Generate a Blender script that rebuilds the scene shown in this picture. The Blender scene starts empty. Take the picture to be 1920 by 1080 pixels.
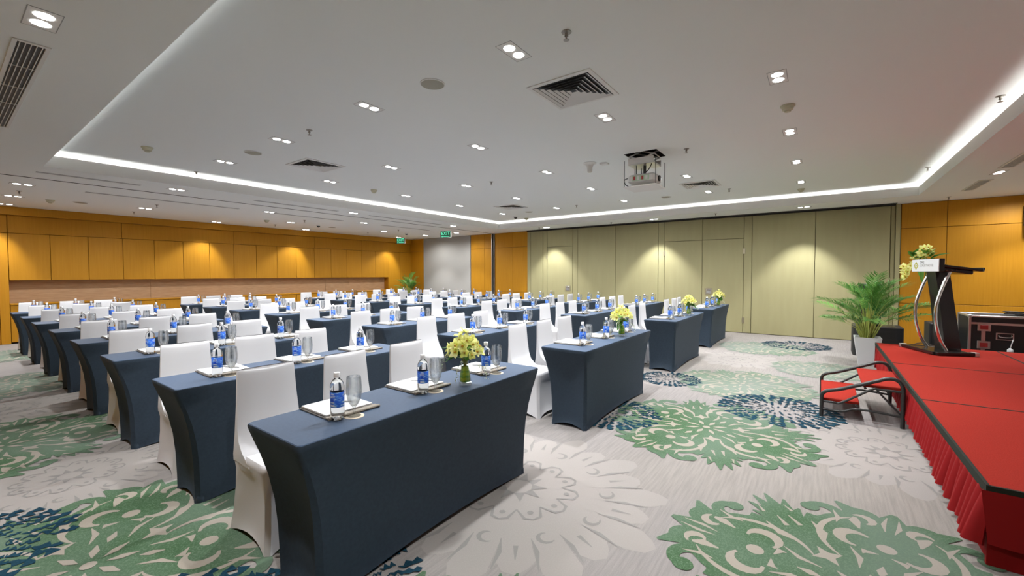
import bpy, math, random
from mathutils import Vector, Matrix
random.seed(7)
PI = math.pi
R = math.radians
SC = bpy.context.scene
COL = SC.collection

# ------------------------------------------------------------------ camera
FPX = 795.66
CAM_H = 1.43
RT = Vector((0.588799, -0.808277, -0.001679))
UP = Vector((0.027568, 0.018006, 0.999458))
FW = Vector((0.807809, 0.588526, -0.032885))
cam = bpy.data.cameras.new('camera')
cam.sensor_width = 36.0
cam.lens = FPX / 1920 * 36
cam.clip_start = 0.05
cam_o = bpy.data.objects.new('camera', cam)
COL.objects.link(cam_o)
mw = Matrix.Identity(4)
for r in range(3):
    mw[r][0] = RT[r]; mw[r][1] = UP[r]; mw[r][2] = -FW[r]
mw[2][3] = CAM_H
cam_o.matrix_world = mw
SC.camera = cam_o

def ray(x, y):
    return RT * ((x - 960) / FPX) - UP * ((y - 540) / FPX) + FW
def onz(x, y, z):
    d = ray(x, y); t = (z - CAM_H) / d.z
    return d.x * t, d.y * t
def onX(x, y, X):
    d = ray(x, y); t = X / d.x
    return d.y * t, d.z * t + CAM_H

# ------------------------------------------------------------------ world, view
wd = bpy.data.worlds.new('world'); SC.world = wd; wd.use_nodes = True
wd.node_tree.nodes['Background'].inputs[0].default_value = (0.9, 0.95, 1, 1)
wd.node_tree.nodes['Background'].inputs[1].default_value = 0.05
vs = SC.view_settings
vs.view_transform = 'Standard'; vs.look = 'None'; vs.gamma = 1; vs.use_curve_mapping = False
vs.exposure = 0.2
SC.cycles.max_bounces = 10
SC.cycles.diffuse_bounces = 5
SC.cycles.glossy_bounces = 4
SC.cycles.transmission_bounces = 8
SC.cycles.transparent_max_bounces = 8
SC.cycles.caustics_reflective = False
SC.cycles.caustics_refractive = False
SC.cycles.sample_clamp_indirect = 4
SC.cycles.use_denoising = True

SPOT_W = 170.0         # one twin downlight: its beam
SPILL_W = 98.0       # and its wide spill
COVE_E = 34.0         # emission of the cove strips
LAMP_COL = (0.97, 0.985, 1.0)

# ------------------------------------------------------------------ materials
def lin(r, g, b):
    f = lambda c: (c / 255 / 12.92) if c / 255 <= 0.04045 else ((c / 255 + 0.055) / 1.055) ** 2.4
    return (f(r), f(g), f(b), 1)
MATS = {}
def mat(name, col, rough=0.5, metal=0.0, **kw):
    m = bpy.data.materials.new(name); m.use_nodes = True
    b = m.node_tree.nodes['Principled BSDF']
    b.inputs['Base Color'].default_value = col
    b.inputs['Roughness'].default_value = rough
    b.inputs['Metallic'].default_value = metal
    for k, v in kw.items():
        b.inputs[k.replace('_', ' ')].default_value = v
    MATS[name] = m
    return m
def nodes(m):
    return m.node_tree.nodes, m.node_tree.links, m.node_tree.nodes['Principled BSDF']
def noise_mix(m, c1, c2, scale=(1, 1, 1), nscale=5, detail=3, lo=0.35, hi=0.65, coord='Object', bump=0.0, rnd=0.0):
    N, L, b = nodes(m)
    if coord == 'World':
        tc = N.new('ShaderNodeNewGeometry'); out = tc.outputs['Position']
    else:
        tc = N.new('ShaderNodeTexCoord'); out = tc.outputs[coord]
    mp = N.new('ShaderNodeMapping'); mp.inputs['Scale'].default_value = scale
    L.new(out, mp.inputs['Vector'])
    nz = N.new('ShaderNodeTexNoise'); nz.inputs['Scale'].default_value = nscale; nz.inputs['Detail'].default_value = detail
    L.new(mp.outputs[0], nz.inputs['Vector'])
    rp = N.new('ShaderNodeValToRGB'); rp.color_ramp.elements[0].position = lo; rp.color_ramp.elements[1].position = hi
    rp.color_ramp.elements[0].color = c1; rp.color_ramp.elements[1].color = c2
    L.new(nz.outputs[0], rp.inputs[0])
    last = rp.outputs[0]
    if rnd:
        oi = N.new('ShaderNodeObjectInfo')
        mr = N.new('ShaderNodeMapRange'); mr.inputs[3].default_value = 1 - rnd; mr.inputs[4].default_value = 1 + rnd
        L.new(oi.outputs['Random'], mr.inputs[0])
        hs = N.new('ShaderNodeHueSaturation'); L.new(mr.outputs[0], hs.inputs['Value']); L.new(last, hs.inputs['Color'])
        last = hs.outputs[0]
    L.new(last, b.inputs['Base Color'])
    if bump:
        bp = N.new('ShaderNodeBump'); bp.inputs['Strength'].default_value = bump; bp.inputs['Distance'].default_value = 0.01
        L.new(nz.outputs[0], bp.inputs['Height']); L.new(bp.outputs[0], b.inputs['Normal'])
    return last
def emis(name, col, s):
    m = mat(name, (0, 0, 0, 1), 0.5)
    b = m.node_tree.nodes['Principled BSDF']
    b.inputs['Emission Color'].default_value = col; b.inputs['Emission Strength'].default_value = s
    return m

mat('ceiling', (0.79, 0.815, 0.80, 1), 0.9)
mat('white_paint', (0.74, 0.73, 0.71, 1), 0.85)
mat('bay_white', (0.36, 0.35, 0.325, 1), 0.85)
mat('wood', (0.5, 0.24, 0.04, 1), 0.5, Specular_IOR_Level=0.22)
noise_mix(MATS['wood'], (0.43, 0.192, 0.009, 1), (0.475, 0.218, 0.013, 1), (14, 14, 0.6), 3, 4, 0.3, 0.7, 'World', rnd=0.05)
mat('wood_gap', (0.10, 0.04, 0.01, 1), 0.7)
mat('niche', (0.5, 0.33, 0.2, 1), 0.7)
noise_mix(MATS['niche'], (0.44, 0.262, 0.135, 1), (0.52, 0.33, 0.185, 1), (1.2, 1, 9), 4, 5, 0.35, 0.65, 'World')
mat('partition', (0.40, 0.365, 0.205, 1), 0.62)
noise_mix(MATS['partition'], (0.325, 0.295, 0.150, 1), (0.345, 0.315, 0.163, 1), (3, 3, 0.4), 3, 2, 0.3, 0.7, 'World')
mat('partition_gap', (0.14, 0.12, 0.06, 1), 0.8)
mat('black', (0.012, 0.012, 0.013, 1), 0.55)
mat('black_gloss', (0.012, 0.010, 0.010, 1), 0.22)
mat('dark_track', (0.02, 0.018, 0.015, 1), 0.8)
mat('navy_cloth_lit', (0.034, 0.066, 0.118, 1), 0.72, Sheen_Weight=0.08, Sheen_Roughness=0.5)
mat('navy_cloth_shaded', (0.016, 0.030, 0.056, 1), 0.75, Specular_IOR_Level=0.4)
for k, a, c in (('navy_cloth_lit', (0.0185, 0.043, 0.090, 1), (0.024, 0.053, 0.107, 1)), ('navy_cloth_shaded', (0.016, 0.029, 0.046, 1), (0.021, 0.037, 0.057, 1))):  # one cloth: sheen of the top and shade of the sides put into colour
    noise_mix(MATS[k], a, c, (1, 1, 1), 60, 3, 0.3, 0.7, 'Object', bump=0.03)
mat('chair_white', (0.61, 0.605, 0.62, 1), 0.75, Specular_IOR_Level=0.3)
mat('paper', (0.74, 0.74, 0.73, 1), 0.6)
mat('leather', (0.045, 0.036, 0.028, 1), 0.5)
mat('leather_edge', (0.20, 0.165, 0.125, 1), 0.5)
mat('coaster', (0.60, 0.50, 0.38, 1), 0.7)
mat('pen', (0.5, 0.5, 0.52, 1), 0.3, 0.4)
mat('cap', (0.90, 0.91, 0.93, 1), 0.5)
mat('pet', (0.97, 0.985, 1.0, 1), 0.03, Transmission_Weight=1.0, IOR=1.30)
mat('glass', (1, 1, 1, 1), 0.0, Transmission_Weight=1.0, IOR=1.45)
mat('thin_glass', (1, 1, 1, 1), 0.0)
def mk_thin():
    N, L, b = nodes(MATS['thin_glass'])
    tr = N.new('ShaderNodeBsdfTransparent'); tr.inputs[0].default_value = (0.94, 0.955, 0.95, 1)
    gl = N.new('ShaderNodeBsdfGlossy'); gl.inputs['Roughness'].default_value = 0.02
    lw = N.new('ShaderNodeLayerWeight'); lw.inputs[0].default_value = 0.5
    pw = N.new('ShaderNodeMath'); pw.operation = 'POWER'; pw.inputs[1].default_value = 4.0; L.new(lw.outputs['Facing'], pw.inputs[0])
    ma = N.new('ShaderNodeMath'); ma.operation = 'MULTIPLY_ADD'; ma.inputs[1].default_value = 0.7; ma.inputs[2].default_value = 0.06; L.new(pw.outputs[0], ma.inputs[0])
    mx = N.new('ShaderNodeMixShader'); L.new(ma.outputs[0], mx.inputs[0]); L.new(tr.outputs[0], mx.inputs[1]); L.new(gl.outputs[0], mx.inputs[2])
    L.new(mx.outputs[0], N['Material Output'].inputs[0])
mk_thin()
mat('goblet_glass', (1, 1, 1, 1), 0.0, Transmission_Weight=1.0, IOR=1.42)
def mk_goblet():
    N, L, b = nodes(MATS['goblet_glass'])
    tr = N.new('ShaderNodeBsdfTransparent'); tr.inputs[0].default_value = (0.93, 0.945, 0.945, 1)
    mx = N.new('ShaderNodeMixShader'); mx.inputs[0].default_value = 0.42; L.new(tr.outputs[0], mx.inputs[1]); L.new(b.outputs[0], mx.inputs[2])
    L.new(mx.outputs[0], N['Material Output'].inputs[0])
mk_goblet()
mat('vase_leaf', (0.14, 0.36, 0.02, 1), 0.45)
noise_mix(MATS['vase_leaf'], (0.05, 0.26, 0.01, 1), (0.34, 0.46, 0.03, 1), (1, 1, 3), 16, 2, 0.4, 0.6, 'Object')
mat('label_blue', (0.03, 0.1, 0.6, 1), 0.4)
def mk_label():
    N, L, b = nodes(MATS['label_blue'])
    tc = N.new('ShaderNodeTexCoord')
    nz = N.new('ShaderNodeTexNoise'); nz.inputs['Scale'].default_value = 55; nz.inputs['Detail'].default_value = 1
    mp = N.new('ShaderNodeMapping'); mp.inputs['Scale'].default_value = (1, 1, 2.4)
    L.new(tc.outputs['Object'], mp.inputs[0]); L.new(mp.outputs[0], nz.inputs['Vector'])
    rp = N.new('ShaderNodeValToRGB'); e = rp.color_ramp.elements
    e[0].position = 0.42; e[0].color = (0.03, 0.15, 0.80, 1); e[1].position = 0.70; e[1].color = (0.45, 0.68, 0.96, 1)
    x = e.new(0.58); x.color = (0.10, 0.32, 0.92, 1)
    L.new(nz.outputs[0], rp.inputs[0]); L.new(rp.outputs[0], b.inputs['Base Color'])
mk_label()
mat('label_print', (0.75, 0.82, 0.92, 1), 0.4)
mat('label_dark', (0.015, 0.09, 0.70, 1), 0.4)
mat('stage_red', (0.45, 0.03, 0.028, 1), 0.95, Specular_IOR_Level=0.1)
noise_mix(MATS['stage_red'], (0.235, 0.014, 0.008, 1), (0.32, 0.026, 0.016, 1), (1, 1, 1), 160, 3, 0.25, 0.75, 'World', bump=0.15)
mat('skirt_red', (0.22, 0.005, 0.006, 1), 0.7, Specular_IOR_Level=0.15)
mat('stage_trim', (0.016, 0.019, 0.013, 1), 0.8, Specular_IOR_Level=0.2)
mat('steel_black', (0.02, 0.021, 0.02, 1), 0.35)
mat('chrome', (0.75, 0.74, 0.72, 1), 0.16, 1.0)
mat('dull_steel', (0.30, 0.28, 0.25, 1), 0.45, 0.9)
mat('aluminium', (0.62, 0.62, 0.61, 1), 0.32, 0.85)
mat('green_leaf', (0.05, 0.22, 0.03, 1), 0.5)
noise_mix(MATS['green_leaf'], (0.03, 0.15, 0.02, 1), (0.15, 0.34, 0.05, 1), (1, 1, 1), 6, 2, 0.3, 0.7, 'World')
mat('palm_stem', (0.30, 0.34, 0.07, 1), 0.5)
mat('palm_leaf', (0.07, 0.24, 0.04, 1), 0.5)
noise_mix(MATS['palm_leaf'], (0.035, 0.17, 0.03, 1), (0.17, 0.34, 0.07, 1), (1, 1, 1), 5, 2, 0.3, 0.7, 'World', rnd=0.2)
mat('petal', (0.70, 0.66, 0.12, 1), 0.5)
noise_mix(MATS['petal'], (0.80, 0.84, 0.20, 1), (0.94, 0.92, 0.52, 1), (1, 1, 1), 30, 2, 0.3, 0.7, 'World')
def translucent(name, fac):
    N, L, b = nodes(MATS[name])
    tl = N.new('ShaderNodeBsdfTranslucent'); src = b.inputs['Base Color'].links
    if src: L.new(src[0].from_socket, tl.inputs[0])
    mx = N.new('ShaderNodeMixShader'); mx.inputs[0].default_value = fac
    L.new(b.outputs[0], mx.inputs[1]); L.new(tl.outputs[0], mx.inputs[2]); L.new(mx.outputs[0], N['Material Output'].inputs[0])
translucent('petal', 0.5); translucent('green_leaf', 0.35); translucent('palm_leaf', 0.35)
mat('petal_mid', (0.55, 0.30, 0.03, 1), 0.5)
mat('sprig', (0.62, 0.66, 0.48, 1), 0.6)
mat('pot_white', (0.72, 0.74, 0.76, 1), 0.35)
mat('soil', (0.03, 0.02, 0.012, 1), 0.9)
mat('grille_white', (0.70, 0.70, 0.68, 1), 0.5)
mat('speaker_mesh', (0.30, 0.29, 0.235, 1), 0.7)
mat('detector', (0.50, 0.49, 0.36, 1), 0.6)
mat('brass', (0.45, 0.40, 0.28, 1), 0.35, 0.8)
mat('olive_gold', (0.38, 0.36, 0.03, 1), 0.5)
mat('text_grey', (0.30, 0.30, 0.29, 1), 0.6)
mat('text_dark', (0.10, 0.10, 0.09, 1), 0.6)
mat('gold_text', (0.45, 0.36, 0.08, 1), 0.5)
mat('red_plastic', (0.35, 0.03, 0.03, 1), 0.4)
mat('blue_plastic', (0.03, 0.10, 0.5, 1), 0.4)
mat('sticker', (0.45, 0.6, 0.45, 1), 0.6)
mat('frame_line', (0.30, 0.30, 0.29, 1), 0.6)
emis('lamp_disc', (1, 0.985, 0.95, 1), 14.0)
emis('cove_led', (1.0, 1.0, 0.97, 1), COVE_E)
emis('exit_green', (0.0, 0.10, 0.04, 1), 0.5)
emis('exit_text', (0.20, 1.0, 0.62, 1), 1.1)
# carpet
mat('carpet', (0.52, 0.49, 0.45, 1), 0.95, Specular_IOR_Level=0.08)
def mk_carpet():
    N, L, b = nodes(MATS['carpet'])
    g = N.new('ShaderNodeNewGeometry')
    def nz(scale, sc, det, rotz=0):
        mp = N.new('ShaderNodeMapping'); mp.inputs['Scale'].default_value = sc; mp.inputs['Rotation'].default_value = (0, 0, rotz)
        L.new(g.outputs['Position'], mp.inputs[0])
        n = N.new('ShaderNodeTexNoise'); n.inputs['Scale'].default_value = scale; n.inputs['Detail'].default_value = det
        L.new(mp.outputs[0], n.inputs['Vector']); return n
    big = nz(0.45, (1, 1, 1), 3)
    r1 = N.new('ShaderNodeValToRGB'); e = r1.color_ramp.elements
    e[0].position = 0.38; e[0].color = (0.252, 0.232, 0.224, 1); e[1].position = 0.62; e[1].color = (0.260, 0.236, 0.215, 1)
    L.new(big.outputs[0], r1.inputs[0])
    st = nz(3.0, (1.2, 22, 1), 5, R(4))
    r2 = N.new('ShaderNodeValToRGB'); e = r2.color_ramp.elements
    e[0].position = 0.33; e[0].color = (0.85, 0.85, 0.855, 1); e[1].position = 0.62; e[1].color = (1.05, 1.05, 1.05, 1)
    L.new(st.outputs[0], r2.inputs[0])
    mx = N.new('ShaderNodeMix'); mx.data_type = 'RGBA'; mx.blend_type = 'MULTIPLY'; mx.inputs[0].default_value = 0.8
    L.new(r1.outputs[0], mx.inputs[6]); L.new(r2.outputs[0], mx.inputs[7])
    fine = nz(220, (1, 1, 1), 2)
    r3 = N.new('ShaderNodeValToRGB'); e = r3.color_ramp.elements
    e[0].position = 0.3; e[0].color = (0.86, 0.86, 0.86, 1); e[1].position = 0.7; e[1].color = (1.08, 1.08, 1.08, 1)
    L.new(fine.outputs[0], r3.inputs[0])
    m2 = N.new('ShaderNodeMix'); m2.data_type = 'RGBA'; m2.blend_type = 'MULTIPLY'; m2.inputs[0].default_value = 0.8
    L.new(mx.outputs[2], m2.inputs[6]); L.new(r3.outputs[0], m2.inputs[7])
    L.new(m2.outputs[2], b.inputs['Base Color'])
mk_carpet()
def mk_tuft(name, c1, c2, c3):
    m = mat(name, c1, 0.95, Specular_IOR_Level=0.08)
    N, L, b = nodes(m)
    g = N.new('ShaderNodeNewGeometry')
    n = N.new('ShaderNodeTexNoise'); n.inputs['Scale'].default_value = 1.1; n.inputs['Detail'].default_value = 2
    L.new(g.outputs['Position'], n.inputs['Vector'])
    r = N.new('ShaderNodeValToRGB'); e = r.color_ramp.elements
    e[0].position = 0.38; e[0].color = c1; e[1].position = 0.64; e[1].color = c2
    L.new(n.outputs[0], r.inputs[0])
    f = N.new('ShaderNodeTexNoise'); f.inputs['Scale'].default_value = 140; f.inputs['Detail'].default_value = 2
    L.new(g.outputs['Position'], f.inputs['Vector'])
    r2 = N.new('ShaderNodeValToRGB'); e = r2.color_ramp.elements
    e[0].position = 0.45; e[0].color = (0, 0, 0, 1); e[1].position = 0.68; e[1].color = (0.55, 0.55, 0.55, 1)
    L.new(f.outputs[0], r2.inputs[0])
    mx = N.new('ShaderNodeMix'); mx.data_type = 'RGBA'
    L.new(r2.outputs[0], mx.inputs[0]); L.new(r.outputs[0], mx.inputs[6]); mx.inputs[7].default_value = c3
    L.new(mx.outputs[2], b.inputs['Base Color'])
mk_tuft('carpet_green', (0.048, 0.098, 0.046, 1), (0.105, 0.148, 0.110, 1), (0.135, 0.19, 0.130, 1))
mk_tuft('carpet_green_hazy', (0.125, 0.168, 0.122, 1), (0.165, 0.195, 0.165, 1), (0.195, 0.225, 0.185, 1))  # far medallions: gloss and haze painted in as a paler green
mk_tuft('carpet_navy', (0.005, 0.024, 0.042, 1), (0.010, 0.040, 0.060, 1), (0.02, 0.06, 0.085, 1))
mk_tuft('carpet_cream', (0.285, 0.250, 0.204, 1), (0.280, 0.250, 0.219, 1), (0.305, 0.275, 0.236, 1))
mk_tuft('carpet_pale', (0.280, 0.254, 0.238, 1), (0.268, 0.247, 0.232, 1), (0.298, 0.272, 0.255, 1))
mk_tuft('carpet_grey', (0.210, 0.197, 0.187, 1), (0.200, 0.189, 0.180, 1), (0.223, 0.210, 0.20, 1))

# ------------------------------------------------------------------ mesh helpers
class MB:
    def __init__(s):
        s.v = []; s.f = []; s.m = []; s.mi = 0
    def face(s, idx):
        s.f.append(tuple(idx)); s.m.append(s.mi)
    def quad(s, pts):
        b = len(s.v); s.v += [tuple(p) for p in pts]; s.face(range(b, b + len(pts)))
    def rings(s, rs, cap0=True, cap1=True, close=True):
        n = len(rs[0]); b = len(s.v)
        for r in rs: s.v += [tuple(p) for p in r]
        for i in range(len(rs) - 1):
            for j in range(n if close else n - 1):
                k = (j + 1) % n
                s.face((b + i * n + j, b + i * n + k, b + (i + 1) * n + k, b + (i + 1) * n + j))
        if cap0: s.face([b + j for j in range(n)][::-1])
        if cap1: s.face([b + (len(rs) - 1) * n + j for j in range(n)])
    def box(s, c, d, rz=0, bev=0.0, rot=None):
        hx, hy, hz = d[0] / 2, d[1] / 2, d[2] / 2
        if bev <= 0:
            rs = [[(-hx, -hy, z), (hx, -hy, z), (hx, hy, z), (-hx, hy, z)] for z in (-hz, hz)]
        else:
            def rg(i, z):
                a, e = hx - i, hy - i; k = bev
                return [(-a + k, -e, z), (a - k, -e, z), (a, -e + k, z), (a, e - k, z), (a - k, e, z), (-a + k, e, z), (-a, e - k, z), (-a, -e + k, z)]
            rs = [rg(bev, -hz), rg(0, -hz + bev), rg(0, hz - bev), rg(bev, hz)]
        M = rot if rot is not None else Matrix.Rotation(rz, 3, 'Z')
        c = Vector(c)
        s.rings([[M @ Vector(p) + c for p in r] for r in rs])
    def b2(s, lo, hi, bev=0.0):
        s.box([(a + b) / 2 for a, b in zip(lo, hi)], [abs(b - a) for a, b in zip(lo, hi)], 0, bev)
    def lathe(s, prof, n=16, c=(0, 0, 0), cap0=True, cap1=True):
        s.rings([[(c[0] + r * math.cos(2 * PI * j / n), c[1] + r * math.sin(2 * PI * j / n), c[2] + z) for j in range(n)] for r, z in prof], cap0, cap1)
    def tube(s, pts, r, n=8, caps=True):
        pts = [Vector(p) for p in pts]; rs = []
        prev = None
        for i, p in enumerate(pts):
            t = (pts[min(i + 1, len(pts) - 1)] - pts[max(i - 1, 0)]).normalized()
            if prev is None:
                a = t.orthogonal().normalized()
            else:
                a = (prev - t * prev.dot(t)).normalized()
            prev = a; bb = t.cross(a)
            rr = r[i] if isinstance(r, (list, tuple)) else r
            rs.append([p + (a * math.cos(2 * PI * j / n) + bb * math.sin(2 * PI * j / n)) * rr for j in range(n)])
        s.rings(rs, caps, caps)
    def mesh(s, name, mats, smooth=None):
        me = bpy.data.meshes.new(name)
        me.from_pydata(s.v, [], s.f)
        for k in (mats if isinstance(mats, (list, tuple)) else [mats]): me.materials.append(MATS[k])
        if any(s.m): me.polygons.foreach_set('material_index', s.m)
        if smooth is not None:
            me.polygons.foreach_set('use_smooth', [True] * len(s.f))
            me.update()
            me.set_sharp_from_angle(angle=R(smooth))
        me.update()
        return me
    def build(s, name, mats, parent=None, smooth=None):
        return link(name, s.mesh(name, mats, smooth), parent)
def link(name, me, parent=None, loc=None, rot=None):
    o = bpy.data.objects.new(name, me); COL.objects.link(o)
    if parent is not None: o.parent = parent
    if loc is not None: o.location = loc
    if rot is not None: o.rotation_euler = rot
    return o
def tag(o, label=None, cat=None, group=None, kind=None):
    if label: o['label'] = label
    if cat: o['category'] = cat
    if group: o['group'] = group
    if kind: o['kind'] = kind
    return o
def thing(name, loc, label, cat, group=None, rz=0):
    o = bpy.data.objects.new(name, None); COL.objects.link(o)
    o.empty_display_size = 0.1
    o.location = loc; o.rotation_euler = (0, 0, rz)
    return tag(o, label, cat, group)
def smooth_path(pts, n=6):
    P = [Vector(p) for p in pts]; out = []
    for i in range(len(P) - 1):
        p0 = P[max(i - 1, 0)]; p1 = P[i]; p2 = P[i + 1]; p3 = P[min(i + 2, len(P) - 1)]
        for k in range(n):
            t = k / n
            out.append(0.5 * ((2 * p1) + (p2 - p0) * t + (2 * p0 - 5 * p1 + 4 * p2 - p3) * t * t + (3 * p1 - p0 - 3 * p2 + p3) * t ** 3))
    out.append(P[-1]); return out
def text_mesh(txt, size, material, ext=0.0006, sx=1.0):
    cu = bpy.data.curves.new('txt', 'FONT'); cu.body = txt; cu.size = size; cu.extrude = ext
    cu.align_x = 'LEFT'; cu.align_y = 'CENTER'; cu.resolution_u = 3
    o = bpy.data.objects.new('txt', cu); COL.objects.link(o)
    dg = bpy.context.evaluated_depsgraph_get()
    me = bpy.data.meshes.new_from_object(o.evaluated_get(dg))
    bpy.data.objects.remove(o); bpy.data.curves.remove(cu)
    me.materials.clear(); me.materials.append(MATS[material])
    if sx != 1.0:
        for v in me.vertices: v.co.x *= sx
    return me
def grid_plane(mb, xs, ys, z, holes):
    for i in range(len(xs) - 1):
        for j in range(len(ys) - 1):
            cx, cy = (xs[i] + xs[i + 1]) / 2, (ys[j] + ys[j + 1]) / 2
            if any(h[0] < cx < h[1] and h[2] < cy < h[3] for h in holes): continue
            mb.quad([(xs[i], ys[j], z), (xs[i], ys[j + 1], z), (xs[i + 1], ys[j + 1], z), (xs[i + 1], ys[j], z)])

# ------------------------------------------------------------------ room
X0, X1, Y0, Y1 = -1.8, 11.60, -4.2, 13.52
ZL, ZU = 2.83, 3.05                      # lower ceiling, raised tray
CX0, CX1, CY0, CY1 = 0.905, 10.50, -1.39, 8.17   # tray opening
m = MB(); m.b2((X0 - .1, Y0 - .1, -0.1), (X1 + .3, Y1 + .4, 0)); floor = tag(m.build('floor', 'carpet'), 'grey beige patterned carpet under the rows of tables', kind='structure')

HATCH = (5.60, 6.02, 1.76, 2.20)
m = MB()
grid_plane(m, [X0, CX0, CX1, X1 + .1], [Y0, CY0, CY1, Y1], ZL, [(CX0, CX1, CY0, CY1)])
m.b2((X0, Y0, 3.3), (X1 + .1, Y1, 3.4))
ceiling = tag(m.build('ceiling', 'ceiling'), 'white suspended ceiling with raised tray', kind='structure')
TR = 0.28
m = MB()
grid_plane(m, [CX0 - TR, HATCH[0], HATCH[1], CX1 + TR], [CY0 - TR, HATCH[2], HATCH[3], CY1 + TR], ZU, [HATCH])
m.build('raised_tray', 'ceiling', ceiling)
m = MB()
t = 0.02; zt = ZL + 0.160
zb = ZL + .0006
m.b2((CX0 - t, CY0 - t, zb), (CX0, CY1 + t, zt)); m.b2((CX1, CY0 - t, zb), (CX1 + t, CY1 + t, zt))
m.b2((CX0, CY0 - t, zb), (CX1, CY0, zt)); m.b2((CX0, CY1, zb), (CX1, CY1 + t, zt))
m.build('cove_lip', 'white_paint', ceiling)
m = MB()
a = TR
for lo, hi in (((CX0 - a, CY0 - a, ZL + .002), (CX0 - t, CY1 + a, ZL + .117)), ((CX1 + t, CY0 - a, ZL + .002), (CX1 + a, CY1 + a, ZL + .117)),
               ((CX0 - t, CY0 - a, ZL + .002), (CX1 + t, CY0 - t, ZL + .117)), ((CX0 - t, CY1 + t, ZL + .002), (CX1 + t, CY1 + a, ZL + .117)),
               ((CX0 - a - .02, CY0 - a, ZL), (CX0 - a, CY1 + a, ZU)), ((CX1 + a, CY0 - a, ZL), (CX1 + a + .02, CY1 + a, ZU)),
               ((CX0 - a, CY0 - a - .02, ZL), (CX1 + a, CY0 - a, ZU)), ((CX0 - a, CY1 + a, ZL), (CX1 + a, CY1 + a + .02, ZU))):
    m.b2(lo, hi)
m.build('cove_trough', 'white_paint', ceiling)
# LED strips lying in the trough
w = 0.03; z1 = ZL + 0.118
for lo, hi in (((CX0 - .15, CY0 - .1, z1), (CX0 - .15 + w, CY1 + .1, z1 + .012)), ((CX1 + .12, CY0 - .1, z1), (CX1 + .12 + w, CY1 + .1, z1 + .012)),
               ((CX0 - .1, CY0 - .15, z1), (CX1 + .1, CY0 - .15 + w, z1 + .012)), ((CX0 - .1, CY1 + .12, z1), (CX1 + .1, CY1 + .12 + w, z1 + .012))):
    m = MB(); m.b2(lo, hi)
    tag(m.build('cove_light_strip', 'cove_led'), 'white glowing light strip hidden in the ceiling cove', 'light strip', 'cove light strips')
# ceiling slots and partition tracks
def slot(name, xa, xb, ya, yb, z=ZL, material='dark_track'):
    m = MB(); m.b2((xa, ya, z - .004), (xb, yb, z + .0)); return m.build(name, material, ceiling)
slot('partition_track', X0 + .02, 11.48, 9.205, 9.235)
for xa, xb, y in ((0.89, 1.99, 8.62), (3.66, 5.37, 8.66), (6.19, 8.57, 8.70), (1.59, 3.93, 10.05), (4.6, 6.4, 10.1), (7.64, 9.46, 10.13)):
    slot('air_slot', xa, xb, y - .012, y + .012, material='frame_line'); slot('air_slot', xa, xb, y + .05, y + .062, material='frame_line')
slot('partition_track', 11.36, 11.47, -1.2, 7.75)

# --- walls
GAP = 0.008
def panel(parent, lo, hi, material='wood', name='panel', bev=0.003):
    m = MB(); m.b2(lo, hi, bev); return m.build(name, material, parent)
def wall(name, lo, hi, material, label):
    m = MB(); m.b2(lo, hi); return tag(m.build(name, material), label, kind='structure')
wall('wall_near', (X0 - .1, Y0, 0), (X0, Y1, 3.3), 'wood', 'plain wood wall behind the camera')
wall('wall_right', (X0, Y0 - .1, 0), (X1, Y0, 3.3), 'white_paint', 'plain white wall behind the stage')
XW = 11.55     # face of the wall cladding
wb = wall('wall_back', (XW + .03, Y0, 0), (X1 + .1, Y1 + .3, 3.3), 'wood_gap', 'wood clad wall with a white bay')
def ypanels(parent, ys, zs, material='wood', name='panel', x=XW):
    for i in range(len(ys) - 1):
        for j in range(len(zs) - 1):
            panel(parent, (x, min(ys[i], ys[i + 1]) + GAP / 2, zs[j] + GAP / 2), (XW + .03, max(ys[i], ys[i + 1]) - GAP / 2, zs[j + 1] - GAP / 2), material, name)
ZW = [0.0, 0.83, 2.33, ZL]
ypanels(wb, [12.72, 13.52], ZW)
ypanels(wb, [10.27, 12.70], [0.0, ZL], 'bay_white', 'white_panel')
ypanels(wb, [9.30, 9.61, 10.25], ZW)
ypanels(wb, [7.78, 8.38, 9.14], ZW)
ypanels(wb, [-4.2, -3.14, -1.94, -1.28], ZW)
m = MB(); m.b2((XW - .03, 9.15, 0), (XW, 9.18, ZL)); m.build('partition_jamb', 'aluminium', wb)
m = MB(); m.b2((XW - .05, 9.185, 0), (XW, 9.24, ZL)); m.build('partition_jamb', 'dark_track', wb)
m = MB(); m.b2((XW - .02, 9.245, 0), (XW, 9.285, ZL)); m.build('partition_jamb', 'aluminium', wb)
m = MB(); m.b2((XW - .02, 12.69, 0), (XW + .01, 12.725, ZL)); m.build('edge_strip', 'frame_line', wb)

# --- folding partition with pass doors
m = MB(); m.b2((XW + .005, -1.28, 0.0), (XW + .028, 7.77, ZL - .002))
pt = tag(m.build('wall_partition', 'partition_gap'), 'olive beige folding partition wall with flush pass doors', kind='structure')
XP = XW - .035
ZT = ZL - .035
PG = 0.010
def ppanel(y0, y1, z0, z1, name='panel', x=XP, parent=None):
    m = MB(); m.b2((x, y0 + PG / 2, z0), (XW + .006, y1 - PG / 2, z1), 0.002); return m.build(name, 'partition', parent or pt)
for a, b in ((7.64, 7.77), (7.17, 7.64), (4.74, 5.94), (3.54, 4.74), (0.12, 1.34), (-1.12, 0.12)):
    ppanel(a, b, 0.012, ZT)
ppanel(-1.195, -1.125, 0.012, ZT, x=XP + .03)
ppanel(-1.275, -1.195, 0.0, ZL - .003)
def hw(y, z, w, h, parent, name='hinge'):
    m = MB(); m.b2((XP - .008, y - w / 2, z - h / 2), (XP + .002, y + w / 2, z + h / 2), 0.002); return m.build(name, 'brass', parent)
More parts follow.
